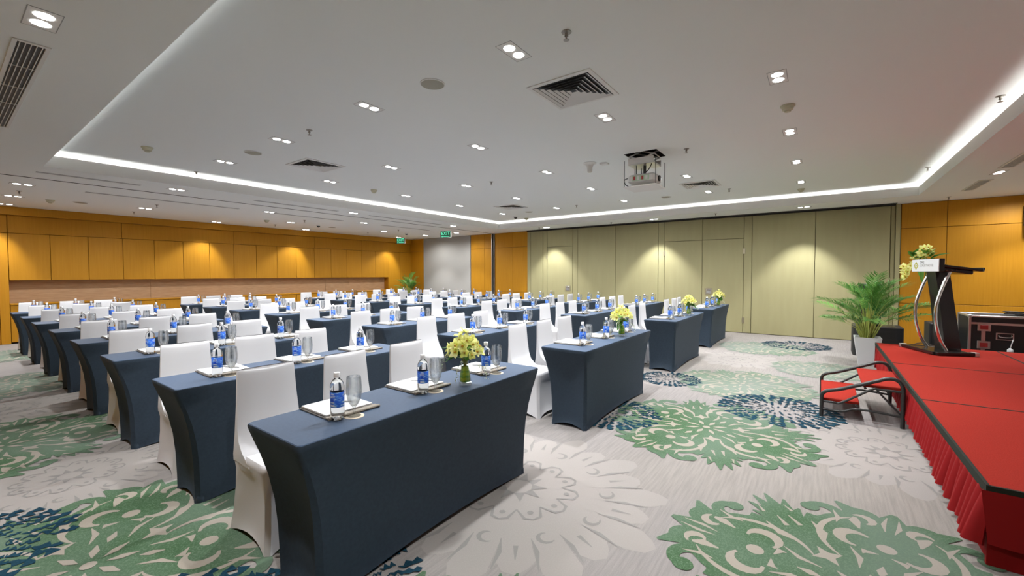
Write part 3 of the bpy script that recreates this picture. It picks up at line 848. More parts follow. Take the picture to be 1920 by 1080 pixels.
# ------------------------------------------------------------------ stage
SZ = 0.40; SX0, SX1, SY1 = 2.99, 8.27, -.668
SY0 = SY1 - 2.44
st = thing('stage', (0, 0, 0), 'low red carpeted stage with pleated red skirt', 'stage')
mx = (SX1 - SX0) / 3
for i in range(3):
    for j in range(2):
        a, b = SX0 + i * mx, SX0 + (i + 1) * mx
        y1 = SY1 - j * 1.22; y0 = y1 - 1.22
        d = panel(st, (a + .006, y0 + .006, SZ - .08), (b - .006, y1 - .006, SZ), 'stage_red', 'deck_panel', .002)
        m = MB(); e = .017
        for lo, hi in (((a + .001, y0, SZ - .05), (a + e * .55, y1, SZ + .002)), ((b - e * .55, y0, SZ - .05), (b - .001, y1, SZ + .002)), ((a, y0 + .001, SZ - .05), (b, y0 + e * .55, SZ + .002)), ((a, y1 - e * .55, SZ - .05), (b, y1 - .001, SZ + .002))):
            m.b2(lo, hi)
        if i == 0: m.b2((a - .003, y0, SZ - .03), (a + e * .7, y1, SZ + .003))
        if j == 0: m.b2((a, y1 - e * .7, SZ - .03), (b, y1 + .003, SZ + .003))
        m.build('edge_trim', 'stage_trim', d)
def pleats(p0, p1, out, zt, zb, pitch, amp, seed, hem=.03, name='skirt'):
    q = random.Random(seed); p0 = Vector(p0); p1 = Vector(p1); L = (p1 - p0).length; u = (p1 - p0) / L; out = Vector(out)
    n = int(L / pitch); prof = []; grow = lambda w_: .8 + 1.2 * (w_ / L) ** 2
    for k in range(n):
        w0 = k * pitch; depth = q.uniform(.7, 1.3); h = q.uniform(-1, 1) * hem * .35; sk = q.uniform(.1, .3) * pitch
        for t, o in ((0, 0), (.18, .55), (.38, 1.0), (.62, .95), (.80, .35), (.92, -.15)):
            prof.append((w0 + t * pitch, o * depth, h, sk))
    prof.append((L, 0, 0, 0))
    rows = []
    for i in range(7):
        t = i / 6; z = zt + (zb - zt) * t
        row = []
        for w0, o, h, sk in prof:
            f = amp * (.12 + .88 * t ** .8)
            p = p0 + u * min(L, w0 + sk * t) + out * (o * f * grow(w0) + .004 + .014 * t * grow(w0))
            row.append((p.x, p.y, z + h * t * t))
        rows.append(row)
    m = MB(); m.rings(rows, False, False, False)
    return m.build(name, 'skirt_red', st, 60)
pleats((SX1, SY1 - .02, 0), (SX0, SY1 - .02, 0), (0, 1, 0), SZ - .022, .10, .085, .026, 1, name='front_skirt')
pleats((SX0, SY1 + .02, 0), (SX0, SY0, 0), (-1, 0, 0), SZ - .022, .12, .23, .012, 2, .01, name='side_skirt')
pleats((SX1, SY0, 0), (SX1, SY1, 0), (1, 0, 0), SZ - .022, .02, .2, .012, 3, .01, name='side_skirt')
m = MB()
m.b2((SX0 + .05, SY1 - .05, 0.001), (SX1 - .05, SY1 - .026, SZ - .08)); m.b2((SX0 + .02, SY0 + .1, 0.001), (SX0 + .045, SY1 - .01, SZ - .08))
m.build('under_skirt', 'skirt_red', st)
m = MB()
for i in range(4):
    for j in range(3):
        m.tube([(SX0 + .12 + i * (SX1 - SX0 - .24) / 3, SY1 - .15 - j * 1.06, 0), (SX0 + .12 + i * (SX1 - SX0 - .24) / 3, SY1 - .15 - j * 1.06, SZ - .08)], .02, 8)
        m.build('stage_leg', 'steel_black', st); m = MB()

# steps
sp = thing('stage_steps', (5.69, .015, 0), 'two step stair with red treads and black tube rails at stage', 'steps')
WX = .45
for sx in (-1, 1):
    x = sx * WX
    f = MB()
    top = smooth_path([(x, -.04, 0.0), (x, -.04, .15), (x, -.045, .225), (x, -.085, .262), (x, -.20, .30), (x, -.45, .41), (x, -.53, .445), (x, -.60, .44), (x, -.64, .38), (x, -.645, .25), (x, -.645, 0.0)], 5)
    f.tube(top, .017, 10)
    rail = f.build('side_rail', 'steel_black', sp, 50)
    f = MB()
    f.tube(smooth_path([(x, -.05, .155), (x, -.14, .155), (x, -.20, .165), (x, -.42, .325), (x, -.47, .335), (x, -.64, .335)], 4), .011, 8)
    f.tube(smooth_path([(x, -.05, .075), (x, -.20, .075), (x, -.33, .12), (x, -.64, .105)], 4), .011, 8)
    f.tube([(x, -.46, .325), (x, -.64, .11)], .009, 8)
    f.build('side_brace', 'steel_black', rail, 50)
for y0, z in ((-.335, .185), (-.655, .368)):
    f = MB(); f.b2((-WX + .02, y0, z - .028), (WX - .02, y0 + .30, z), .006); td = f.build('tread', 'stage_red', sp)
    f = MB(); f.tube([(-WX, y0 + .02, z - .035), (WX, y0 + .02, z - .035)], .011, 8); f.tube([(-WX, y0 + .28, z - .035), (WX, y0 + .28, z - .035)], .011, 8); f.build('cross_bar', 'steel_black', td, 50)

# ------------------------------------------------------------------ lectern
LY = R(19.5)
lec = thing('lectern', (7.78, -1.33, SZ + .004), 'black lectern with chrome arcs and a white sign on stage', 'lectern', None, LY)
# local: +Y audience side, X sideways
for (ax, ay), (bx, by) in (((-.29, .26), (.35, .28)), ((-.30, .27), (-.25, -.14)), ((.34, .27), (.25, -.14))):
    m = MB(); v = Vector((bx - ax, by - ay, 0)); ang = math.atan2(v.y, v.x)
    m.box(((ax + bx) / 2, (ay + by) / 2, .022), (v.length, .07, .04), ang, .006); br = m.build('base_bar', 'black_gloss', lec)
    m = MB(); u = v.normalized()
    m.box((bx + u.x * .012, by + u.y * .012, .022), (.045, .078, .046), ang, .004); m.build('end_cap', 'aluminium', br)
m = MB(); m.box((0, .06, .02), (.5, .36, .03), 0, .004); m.build('base_plate', 'black_gloss', lec)
m = MB()
m.rings([[(-w, y - d, z), (w, y - d, z), (w, y + d, z), (-w, y + d, z)] for z, w, y, d in ((.035, .10, -.02, .085), (.3, .095, .01, .08), (.7, .09, .06, .075), (1.06, .09, .11, .075))])
m.build('column', 'black_gloss', lec)
for sx in (-1, 1):
    m = MB(); m.tube(smooth_path([(sx * .19, .10, .04), (sx * .20, .17, .18), (sx * .205, .225, .40), (sx * .205, .225, .62), (sx * .20, .17, .84), (sx * .19, .09, 1.05)], 6), .019, 12)
    m.build('chrome_arc', 'chrome', lec, 60)
tilt = Matrix.Rotation(R(9), 3, 'X')
m = MB(); m.box((0, -.005, 1.09), (.52, .39, .032), 0, .006, tilt); dk = m.build('desk_top', 'black_gloss', lec)
m = MB(); m.box((0, .02, 1.055), (.44, .30, .045), 0, .006, tilt); m.build('desk_box', 'black_gloss', dk)
m = MB(); m.box((0, -.205, 1.07), (.52, .02, .05), 0, .004, tilt); m.build('paper_stop', 'black_gloss', dk)
for i, y in enumerate((.14, .09, .04)):
    m = MB(); m.lathe([(.006, 0), (.006, .003), (.003, .005)], 8); o = m.build('rivet', 'chrome', dk); o.location = (-.223, y, 1.065); o.rotation_euler = (0, -PI / 2, 0)
m = MB(); m.box((0, .215, 1.13), (.55, .055, .165), 0, .004); fb = m.build('sign_box', 'black_gloss', lec)
m = MB(); m.box((0, .245, 1.13), (.54, .008, .16), 0, .001); sg = m.build('sign_board', 'pot_white', lec)
def sgn(txt, size, x, z, material, sx=1.0):
    o = link('lettering', text_mesh(txt, size, material, .0004, sx), sg, (x, .2498, z), (PI / 2, 0, PI)); return o
sgn('TMS', .052, .105, 1.168, 'text_dark', 1.0)
sgn('LUXURY HOTEL', .047, .105, 1.128, 'text_grey', .82)
m = MB(); m.quad([(.18 + .05 * math.cos(a), .2495, 1.128 + .058 * math.sin(a)) for a in (0, PI / 2, PI, 1.5 * PI)]); m.build('diamond_emblem', 'olive_gold', sg)
m = MB()
m.quad([(.18 + .022, .2499, 1.108), (.18 + .022, .2499, 1.150), (.18 + .013, .2499, 1.150), (.18 + .013, .2499, 1.108)])
for k in range(14):
    a0, a1 = 2 * PI * k / 14, 2 * PI * (k + 1) / 14
    m.quad([(.172 + ro * x * math.cos(a), .2499, 1.129 + ro * 1.0 * math.sin(a)) for ro, x, a in ((.022, .62, a0), (.022, .62, a1), (.013, .5, a1), (.013, .5, a0))])
m.build('emblem_figure', 'pot_white', sg)
# flowers lying on the lectern front corner
lf = thing('lectern_bouquet', (7.78 + .32 * math.cos(LY) - .12 * math.sin(LY), -1.33 + .32 * math.sin(LY) + .12 * math.cos(LY), SZ + 1.17), 'cascading yellow orchid bouquet on the lectern corner', 'bouquet')
q = random.Random(5)
def big_flower(p, d, s):
    f = link('bloom', FLW[q.randrange(4)], lf, p, orientz(d, q.uniform(0, 6))); f.scale = (s, s, s)
# cascade towards the far side and upward, in the plane of the sign
ux, uy = math.cos(LY), math.sin(LY)
for k in range(44):
    t = q.random()
    if k < 26: a, h = .02 + .42 * t, .08 - .26 * t + q.uniform(-.05, .06)
    elif k < 36: a, h = -.02 - .14 * q.random(), .10 + q.uniform(-.05, .12)
    else: a, h = -.10 + q.uniform(-.06, .06), .14 + q.uniform(-.05, .09)
    o = q.uniform(-.07, .05)
    big_flower((ux * a - uy * o, uy * a + ux * o, h), (-.6 + q.uniform(-.4, .4), .5 + q.uniform(-.4, .4), .5 + q.uniform(-.3, .4)), q.uniform(1.3, 1.9))
for k in range(26):
    a = q.uniform(-.2, .2); h = q.uniform(.03, .12)
    d = Vector((q.uniform(-.5, 1), q.uniform(-.6, .5), q.uniform(.1, 1)))
    l = link('leaf', LFM[k % 3], lf, (ux * a, uy * a, h), orient(d, q.uniform(-.5, .5))); l.scale = [q.uniform(1.2, 1.9)] * 3
for a, ln in ((.02, 1.9), (-.06, 2.6), (-.16, 1.9), (.10, 1.6)):
    l = link('leaf', LFN if a == -.06 else LFM[1], lf, (ux * a + uy * .03, uy * a - ux * .03, -.05), orient((-.08, .12, -1), q.uniform(-.6, .6))); l.scale = (ln, 1.0, 1.0)

# ------------------------------------------------------------------ palms
def frond_mesh(L, seed, droop, leaflet=.17, n=22, w=.0085):
    q = random.Random(seed); m = MB()
    P = [Vector((L * t * (1 - .12 * droop * t), 0, -droop * L * .42 * t ** 2.2)) for t in [i / 15 for i in range(16)]]
    m.mi = 1; m.tube(P, [.0055 * (1 - i / 17) + .0008 for i in range(16)], 5)
    m.mi = 0
    for k in range(n):
        t = .30 + .70 * (k + .5) / n
        f = t * 15; i = min(14, int(f)); p = P[i].lerp(P[i + 1], f - i); tg = (P[i + 1] - P[i]).normalized()
        for sgn_ in (-1, 1):
            ln = leaflet * (.55 + .75 * math.sin(PI * min(1, (t - .28) / .78))) * q.uniform(.85, 1.15)
            sd = Vector((0, sgn_, 0))
            d = (tg * q.uniform(.65, .95) + sd * q.uniform(.65, .9) + Vector((0, 0, q.uniform(.05, .4)))).normalized()
            p1 = p + d * ln * .5; p2 = p + d * ln + Vector((0, 0, -ln * q.uniform(.12, .40)))
            nrm = tg.cross(d).normalized(); wv = d.cross(nrm).normalized() * w
            b = len(m.v); m.v += [tuple(v) for v in (p - wv * .4, p + wv * .4, p1 + wv, p1 - wv, p2)]
            m.face((b, b + 1, b + 2, b + 3)); m.face((b + 3, b + 2, b + 4))
    return m.mesh('palm_frond', ['palm_leaf', 'palm_stem'], 60)
FR = [frond_mesh(.85, 1, .9, .2, 30), frond_mesh(.95, 2, .55, .2, 32), frond_mesh(.80, 3, 1.15, .2, 30), frond_mesh(.70, 4, .8, .2, 28)]
def palm(loc, label, h, n, seed, pot, spread=1.0, fs=1.0):
    q = random.Random(seed)
    t = thing('potted_palm', loc, label, 'potted plant')
    if pot == 'white':
        m = MB(); hb, ht, H = .105, .165, .44
        rs = [[(s * a, s * b, z) for a, b in ((-1, -1), (1, -1), (1, 1), (-1, 1))] for s, z in ((hb, 0), (ht, H), (ht - .02, H), (ht - .03, H - .05))]
        m.rings(rs); m.build('planter', 'pot_white', t)
        m = MB(); m.box((0, 0, H - .045), (.26, .26, .02)); m.build('soil', 'soil', t)
    else:
        H = .36; m = MB(); m.lathe([(.12, 0), (.13, .01), (.16, H), (.165, H + .01), (.15, H + .01), (.145, H - .04)], 20); m.build('planter', pot, t, 50)
        m = MB(); m.lathe([(.14, H - .045), (.14, H - .03)], 16); m.build('soil', 'soil', t)
    for k in range(n):
        a = k * 2.399 + q.uniform(-.25, .25); f = (k + .5) / n
        el = R(86 - 58 * f ** 1.2 + q.uniform(-7, 7))
        bx, by = .07 * math.cos(a) * f, .07 * math.sin(a) * f
        sl = (h - H - .45) * (1 - .55 * f) * q.uniform(.55, 1.05)
        d = Vector((math.cos(a) * math.cos(el) * .6 * spread, math.sin(a) * math.cos(el) * .6 * spread, 1)).normalized()
        p0 = Vector((bx, by, H - .04)); p1 = p0 + d * max(.18, sl)
        mm = MB(); mm.tube([p0, p0.lerp(p1, .5), p1], [.009, .008, .006], 6); mm.build('cane', 'palm_stem', t, 60)
        fd = Vector((math.cos(a) * math.cos(el) * spread, math.sin(a) * math.cos(el) * spread, math.sin(el)))
        fr = link('frond', FR[k % 4], t, p1, orient(fd, q.uniform(-.4, .4))); s_ = q.uniform(.48, .86) * h / 1.5 * fs; fr.scale = (s_, s_, s_)
    return t
palm((8.62, -.60, 0), 'areca palm in tall white tapered planter beside the stage', 1.42, 54, 4, 'white', .9)
palm((10.84, 12.78, 0), 'bushy green palm in black pot in the wood wall corner', 1.72, 40, 9, 'black', .5, .66)

# ------------------------------------------------------------------ audio gear by the stage
def cab(parent, lo, hi, name, material='black', bev=.012):
    m = MB(); m.b2(lo, hi, bev); return m.build(name, material, parent)
s = thing('subwoofer', (9.78, -.80, 0), 'black floor subwoofer behind the white planter', 'speaker')
m = MB()
ring = []
for k in range(9):
    a = PI / 2 + PI * k / 8; ring.append((-.25 + .10 * math.cos(a), .33 * math.sin(a)))
ring += [(.28, -.33), (.28, .33)]
m.rings([[(x, y, z) for x, y in ring] for z in (0.0, .51)]); m.build('cabinet', 'black', s, 40)
m = MB(); m.rings([[(x * 1.01 - .002, y * .9, z) for x, y in ring[:9]] for z in (.04, .47)], False, False, False); m.build('front_grille', 'steel_black', s, 60)
m = MB(); m.b2((-.2, -.25, .51), (.2, .25, .515)); m.build('top_mat', 'black_gloss', s)
s2 = thing('column_speaker', (9.82, -.70, .515), 'tall black column speaker standing on the floor subwoofer', 'speaker')
cab(s2, (-.15, -.15, 0), (.15, .15, .73), 'cabinet'); cab(s2, (-.158, -.135, .03), (-.149, .135, .70), 'front_grille', 'steel_black', .002)
m = MB(); m.lathe([(.05, 0), (.05, .004)], 12); m.build('pole_socket', 'steel_black', s2)
bx = thing('amplifier_cabinet', (9.66, -1.68, 0), 'low dark speaker cabinet with gold lettering behind the lectern', 'speaker')
cab(bx, (-.22, -.23, 0), (.22, .26, .63), 'cabinet', 'black', .01); cab(bx, (-.228, -.20, .03), (-.219, .23, .55), 'front_grille', 'steel_black', .002)
m = MB(); m.b2((-.232, -.15, .60), (-.219, .2, .606)); m.build('trim_line', 'aluminium', bx)
m = MB()
for k in range(6): m.b2((-.230, -.10 - k * .022 - .008, .495), (-.2285, -.10 - k * .022 + .006, .52 + .004 * (k % 2)))
m.build('gold_lettering', 'gold_text', bx)
m = MB(); P_ = []
for k in range(3):
    y = -1.13 - .02 * k
    P_ += [(9.12 - .02 * k, y - .02, .05), (9.10 - .02 * k, y - .06, .30 - .03 * k), (9.08 - .02 * k, y - .20, .345 - .03 * k), (9.08 - .02 * k, y - .30, .28), (9.10, y - .33, .10), (9.14, y - .18, .012)]
m.tube(smooth_path(P_, 5), .007, 6)
tag(m.build('audio_cable', 'black', None, 60), 'looped black cable behind the stage beside the subwoofer', 'cable')
fc = thing('flight_case', (9.05, -2.35, 0), 'black flight case with silver metal edges beside the stage', 'flight case')
FX, FY, FZ = .30, .62, .82
cab(fc, (-FX, -FY, .0), (FX, FY, FZ), 'case_body', 'black', .004)
e = .028
def edge(a, b):
    m = MB(); m.b2([min(p, q_) - e / 2 for p, q_ in zip(a, b)], [max(p, q_) + e / 2 for p, q_ in zip(a, b)], .004); m.build('edge_rail', 'aluminium', fc)
for y in (-FY, FY):
    for x in (-FX, FX): edge((x, y, .02), (x, y, FZ))
for z in (.02, FZ):
    for x in (-FX, FX): edge((x, -FY, z), (x, FY, z))
    for y in (-FY, FY): edge((-FX, y, z), (FX, y, z))
m = MB(); m.b2((-FX - .008, -FY, FZ - .115), (-FX, FY, FZ - .085)); m.build('lid_rail', 'aluminium', fc)
m = MB(); m.b2((-FX - .010, FY - .155, .02), (-FX, FY - .115, FZ - .09)); m.build('panel_rail', 'aluminium', fc)
for y, z, w in ((FY - .14, FZ - .15, .13), (FY - .60, FZ - .11, .13), (FY - .14, .42, .13), (FY - .74, .42, .1)):
    m = MB(); m.b2((-FX - .016, y - w / 2, z - .055), (-FX - .006, y + w / 2, z + .055), .004); l = m.build('latch', 'aluminium', fc)
    m = MB(); m.b2((-FX - .022, y - w * .3, z - .03), (-FX - .014, y + w * .3, z + .03), .003); m.build('latch_dish', 'red_plastic', l)
for y in (FY - .34, FY - .66):
    m = MB(); m.b2((-FX - .012, y - .085, .50), (-FX - .004, y + .085, .60), .003); h = m.build('handle_dish', 'aluminium', fc)
    m = MB(); m.b2((-FX - .015, y - .072, .512), (-FX - .010, y + .072, .588)); m.build('dish_recess', 'black', h)
    m = MB(); m.tube(smooth_path([(-FX - .02, y - .06, .57), (-FX - .03, y - .05, .545), (-FX - .03, y + .05, .545), (-FX - .02, y + .06, .57)], 4), .006, 6); m.build('handle_loop', 'chrome', h, 50)
for y in (-FY, FY):
    for z in (.02, FZ):
        m = MB(); m.lathe([(.002, -.03), (.02, -.025), (.03, 0), (.02, .025), (.002, .03)], 10); o = m.build('corner_ball', 'aluminium', fc, 60); o.location = (-FX, y, z)
pl = thing('cable_connector', (9.05 - FX - .06, -2.35 + FY - .38, .40), 'white and blue cable connector hanging on the flight case', 'connector')
m = MB(); m.lathe([(.012, .0), (.03, -.02), (.032, -.07), (.024, -.09)], 12); m.build('plug_body', 'pot_white', pl, 50)
m = MB(); m.lathe([(.026, -.09), (.030, -.095), (.028, -.12), (.02, -.125)], 12); m.build('plug_ring', 'blue_plastic', pl, 50)
m = MB(); m.tube(smooth_path([(0, 0, 0), (0, -.01, .05), (.02, -.03, .12)], 4), .006, 6); m.build('lead', 'pot_white', pl, 60)
m = MB()
for k in range(5):
    m.tube(smooth_path([(8.95 + q.uniform(-.1, .1), -2.25 + q.uniform(-.2, .2), FZ + .02 + .012 * k) for _ in range(7)], 5), .007, 6)
tag(m.build('coiled_cable', 'black', None, 60), 'tangled black cable lying on the flight case', 'cable')
# wall speaker at the right wood wall
ws = thing('wall_speaker', (XW - .13, -3.05, 2.27), 'black loudspeaker mounted high on the right wood wall', 'speaker')
cab(ws, (-.12, -.16, 0), (.10, .16, .36), 'cabinet', 'black', .01); cab(ws, (-.126, -.14, .02), (-.119, .14, .34), 'front_grille', 'steel_black', .002); cab(ws, (.09, -.03, .12), (.125, .03, .22), 'wall_bracket', 'steel_black', .003)

# ------------------------------------------------------------------ ceiling fittings
def dl_meshes():
    m = MB(); hx, hy, t = .135, .068, .004
    for lo, hi in (((-hx, -hy, -.002), (hx, -hy + t, 0)), ((-hx, hy - t, -.002), (hx, hy, 0)), ((-hx, -hy, -.002), (-hx + t, hy, 0)), ((hx - t, -hy, -.002), (hx, hy, 0))): m.b2(lo, hi)
    fr = m.mesh('lamp_frame', 'frame_line')
    m = MB(); m.b2((-hx + t, -hy + t, -.0015), (hx - t, hy - t, -.0005)); pl_ = m.mesh('lamp_plate', 'white_paint')
    m = MB(); m.lathe([(.039, -.004), (.041, -.002), (.041, -.0005)], 20); ds = m.mesh('lamp_lens', 'lamp_disc', 60)
    return fr, pl_, ds
DLM = dl_meshes()
def spot_data(name, w):
    sp_ = bpy.data.lights.new(name, 'SPOT'); sp_.energy = w; sp_.spot_size = R(84); sp_.spot_blend = 0.5; sp_.shadow_soft_size = .05; sp_.color = LAMP_COL
    return sp_
SPD = spot_data('downlight', SPOT_W)
SPA = spot_data('wall_washer', SPOT_W * 1.9)
SPW = spot_data('downlight_spill', SPILL_W); SPW.spot_size = R(168); SPW.spot_blend = 0.6
def downlight(x, y, z, along, label, group, spill=True):
    t = thing('twin_downlight', (x, y, z), label, 'downlight', group, 0 if along == 'X' else PI / 2)
    link('lamp_frame', DLM[0], t); link('lamp_plate', DLM[1], t)
    for s_ in (-1, 1): link('lamp_lens', DLM[2], t, (s_ * .0575, 0, 0))
    link('lamp_light', SPD if (spill or y > 12.5) else SPA, t, (0, 0, -.012), (0, R(15) if y > 12.5 else 0, 0)); 
    if spill: link('lamp_spill', SPW, t, (0, 0, -.013))
NTH = ['first', 'second', 'third', 'fourth', 'fifth', 'sixth', 'seventh']
TY = [.32, 1.84, 3.57, 5.30, 6.97]; TX = [9.13, 7.46, 5.85, 4.17, 2.555]
for x, col in ((2.555, (1.84, 3.57, 5.30, 6.97)), (4.17, (.32, 1.84, 3.57, 5.30, 6.97)), (5.85, (.32, 3.57, 5.30, 6.97)), (7.46, (.32, 1.84, 3.57, 5.30, 6.97)), (9.13, (.32, 1.84, 3.57, 5.30, 6.97))):
    for y in col: downlight(x, y, ZU, 'X', 'twin downlight in raised ceiling tray, %s row from stage, %s from partition' % (NTH[TY.index(y)], NTH[TX.index(x)]), 'tray downlights')
ZK = (ZL - CAM_H) / (2.85 - CAM_H)
BORDER = []
for x, y, al in ((.41, 3.53, 'Y'), (.41, .33, 'Y'), (11.16, 3.55, 'Y'), (11.17, 6.83, 'Y'), (11.06, .33, 'Y'), (11.0, -2.92, 'Y'), (8.93, -2.0, 'X'), (2.48, 8.74, 'X'), (5.84, 8.80, 'X'), (9.14, 8.80, 'X'),
                 (.90, 10.16, 'X'), (4.60, 10.19, 'X'), (7.12, 10.26, 'X'), (10.74, 10.19, 'X'), (.93, 11.81, 'X'), (2.77, 11.77, 'X'), (5.87, 11.76, 'X'), (8.93, 11.76, 'X'), (10.76, 11.77, 'X'),
                 (.93, 13.26, 'X'), (4.62, 13.26, 'X'), (7.09, 13.26, 'X'), (10.75, 13.26, 'X')):
    BORDER.append((x, y, al))
BR = [(-2.0, 'over the stage'), (8.78, 'between ceiling tray and partition track'), (10.2, 'in the first row behind partition track'), (11.78, 'in the second row behind partition track'), (13.26, 'against the cabinet wall')]
for x, y, al in BORDER:
    if al == 'Y':
        same = sorted([b for b in BORDER if b[2] == 'Y' and (b[0] > 5) == (x > 5)], key=lambda b: b[1])
        lab = 'twin downlight in low ceiling along %s, %s from stage' % ('the folding partition side' if x > 5 else 'the side opposite the partition', NTH[same.index((x, y, al))])
    else:
        row = min(BR, key=lambda r_: abs(r_[0] - y))
        same = sorted([b for b in BORDER if b[2] == 'X' and abs(b[1] - row[0]) < .4], key=lambda b: -b[0])
        lab = 'twin downlight %s, %s from white bay wall' % (row[1], NTH[same.index((x, y, al))])
    downlight(x * ZK, y * ZK, ZL, al, lab, 'border downlights', not (y > 12.5 or (x > 10.9 and y > -1)))
# sprinklers
def spr_mesh():
    m = MB(); m.lathe([(.034, 0), (.034, -.004), (.012, -.008), (.009, -.02), (.013, -.024), (.013, -.03), (.004, -.036), (.004, -.05), (.020, -.052), (.020, -.055)], 12); a = m.mesh('sprinkler_body', 'dull_steel', 40)
    m = MB(); m.lathe([(.003, -.03), (.0035, -.05)], 6); b = m.mesh('sprinkler_bulb', 'red_plastic', 40)
    return a, b
SPM = spr_mesh()
def sprinkler(px, py, z):
    x, y = onz(px, py, z)
    t = thing('sprinkler_head', (x, y, z), 'small metal fire sprinkler head under the ceiling', 'sprinkler', 'ceiling sprinklers')
    link('sprinkler_body', SPM[0], t); link('sprinkler_bulb', SPM[1], t)
for p in ((1062, 60), (580, 244), (1876, 180), (1740, 314), (1287, 279), (921, 341), (1367, 354), (1081, 385), (693, 379), (877, 408), (368, 322)): sprinkler(*p, ZU)
for p in ((36, 358), (294, 384), (251, 397), (516, 421), (571, 413), (690, 436), (747, 431), (825, 438.5), (1011, 427), (1146, 417), (1342, 400.5), (1779, 369)): sprinkler(*p, ZL)
m = MB(); m.lathe([(.062, 0), (.062, -.012), (.05, -.02), (.046, -.042), (.03, -.05)], 18); DE1 = m.mesh('detector_base', 'detector', 40)
m = MB(); m.lathe([(.03, -.045), (.028, -.06), (.012, -.064)], 14); DE2 = m.mesh('detector_chamber', 'detector', 40)
def detector(px, py, z):
    x, y = onz(px, py, z)
    t = thing('smoke_detector', (x, y, z), 'cream round smoke detector on the ceiling', 'smoke detector', 'ceiling smoke detectors')
    link('detector_base', DE1, t); link('detector_chamber', DE2, t)
for p in ((276, 276), (701, 356), (1477, 198), (1502, 354), (987, 409)): detector(*p, ZU)
for p in ((94, 375), (500, 413)): detector(*p, ZL)
m = MB(); m.lathe([(.105, 0), (.105, -.006), (.098, -.009)], 28, cap0=False); SK1 = m.mesh('speaker_rim', 'grille_white', 40)
m = MB(); m.lathe([(.0975, -.0092), (.06, -.0125), (.001, -.014)], 28, cap0=False); SK2 = m.mesh('speaker_grille', 'speaker_mesh', 60)
def cspeaker(px, py, z, lab):
    x, y = onz(px, py, z)
    t = thing('ceiling_speaker', (x, y, z), 'round flush ceiling speaker ' + lab, 'speaker', 'ceiling speakers')
    link('speaker_rim', SK1, t); link('speaker_grille', SK2, t)
for p, lab in (((811, 157), 'in tray above the second row, farthest from partition'), ((474.5, 286), 'in tray above the fourth row, farthest from partition'), ((1249, 369), 'in tray above the second row, toward partition'), ((991.5, 397), 'in tray above the fourth row, toward partition')): cspeaker(*p, ZU, lab)
for p, lab in (((151, 379.5), 'in low ceiling near cabinet wall, farthest from white bay'), ((623, 426), 'in low ceiling near cabinet wall, toward white bay')): cspeaker(*p, ZL, lab)
# square diffusers
def diff_meshes():
    out = []
    for k in range(7):
        a = .30 - k * .042; b = a - (.035 if k == 0 else .012)
        zo, zi = (-.001, -.006) if k == 0 else (.0 - .004, -.020)
        m = MB()
        R4 = lambda s_, z: [(-s_, -s_, z), (s_, -s_, z), (s_, s_, z), (-s_, s_, z)]
        if k == 0: m.rings([R4(a, -.0005), R4(a, -.008), R4(b, -.012), R4(b, -.0015)], False, False)
        else: m.rings([R4(a, -.014), R4(a - .020, -.003), R4(a - .022, -.003), R4(a - .003, -.0145)], False, False)
        out.append(m.mesh('diffuser_ring', 'grille_white'))
    m = MB(); m.b2((-.27, -.27, -.0012), (.27, .27, -.0004)); out.append(m.mesh('diffuser_shade_sheet', 'black'))  # flat black sheet stands in for the shade inside the duct
    return out
DF = diff_meshes()
def diffuser(x, y, lab):
    t = thing('square_air_diffuser', (x, y, ZU), 'square white air diffuser ' + lab, 'air vent', 'square air diffusers')
    for k, me in enumerate(DF): link('outer_frame' if k == 0 else ('duct_shade_sheet' if k == 7 else 'louvre'), me, t)
for (x, y), lab in zip(((3.40, 1.80), (3.43, 6.10), onz(958, 388, ZU), onz(1313, 346, ZU)), ('above the front row, farthest from partition', 'above the fourth row, farthest from partition', 'above the fourth row, toward the partition', 'between the projector lift and the partition')): diffuser(x, y, lab)
def grille(x0, x1, y0, y1, n, along, label, group=None, m_=None):
    t = thing('linear_air_grille', ((x0 + x1) / 2, (y0 + y1) / 2, ZL), label, 'air vent', group)
    a, b = (x1 - x0) / 2, (y1 - y0) / 2; f = .022
    m = MB()
    for lo, hi in (((-a, -b, -.008), (a, -b + f, -.0005)), ((-a, b - f, -.008), (a, b, -.0005)), ((-a, -b + f, -.008), (-a + f, b - f, -.0005)), ((a - f, -b + f, -.008), (a, b - f, -.0005))): m.b2(lo, hi, .001)
    m.build('grille_frame', 'grille_white', t)
    m = MB(); m.b2((-a + f, -b + f, -.0012), (a - f, b - f, -.0004)); m.build('grille_shade_sheet', 'black', t)  # black sheet behind the blades, painted shade instead of a recess
    for k in range(n):
        m = MB()
        if along == 'Y':
            x = -a + f + (2 * a - 2 * f) * (k + .5) / n; m.b2((x - .0022, -b + f, -.007), (x + .0022, b - f, -.0012))
        else:
            y = -b + f + (2 * b - 2 * f) * (k + .5) / n; m.b2((-a + f, y - .0022, -.007), (a - f, y + .0022, -.0012))
        m.build('grille_blade', 'grille_white', t)
    L = 2 * (b if along == 'Y' else a)
    for k in range(1, int(L / .5)):
        u = -L / 2 + k * .5; m = MB()
        if along == 'Y': m.b2((-a + f, u - .003, -.0065), (a - f, u + .003, -.0012))
        else: m.b2((u - .003, -b + f, -.0065), (u + .003, b - f, -.0012))
        m.build('cross_bar', 'grille_white', t)
grille(.325, .485, 3.87, 6.27, 5, 'Y', 'long white linear air grille with dark slots in left ceiling border')
grille(7.1, 8.42, -2.03, -1.87, 7, 'X', 'linear air grille over the stage in the ceiling border', 'stage air grilles')
grille(9.36, 10.36, -2.05, -1.89, 7, 'X', 'linear air grille over the flight case in the ceiling border', 'stage air grilles')
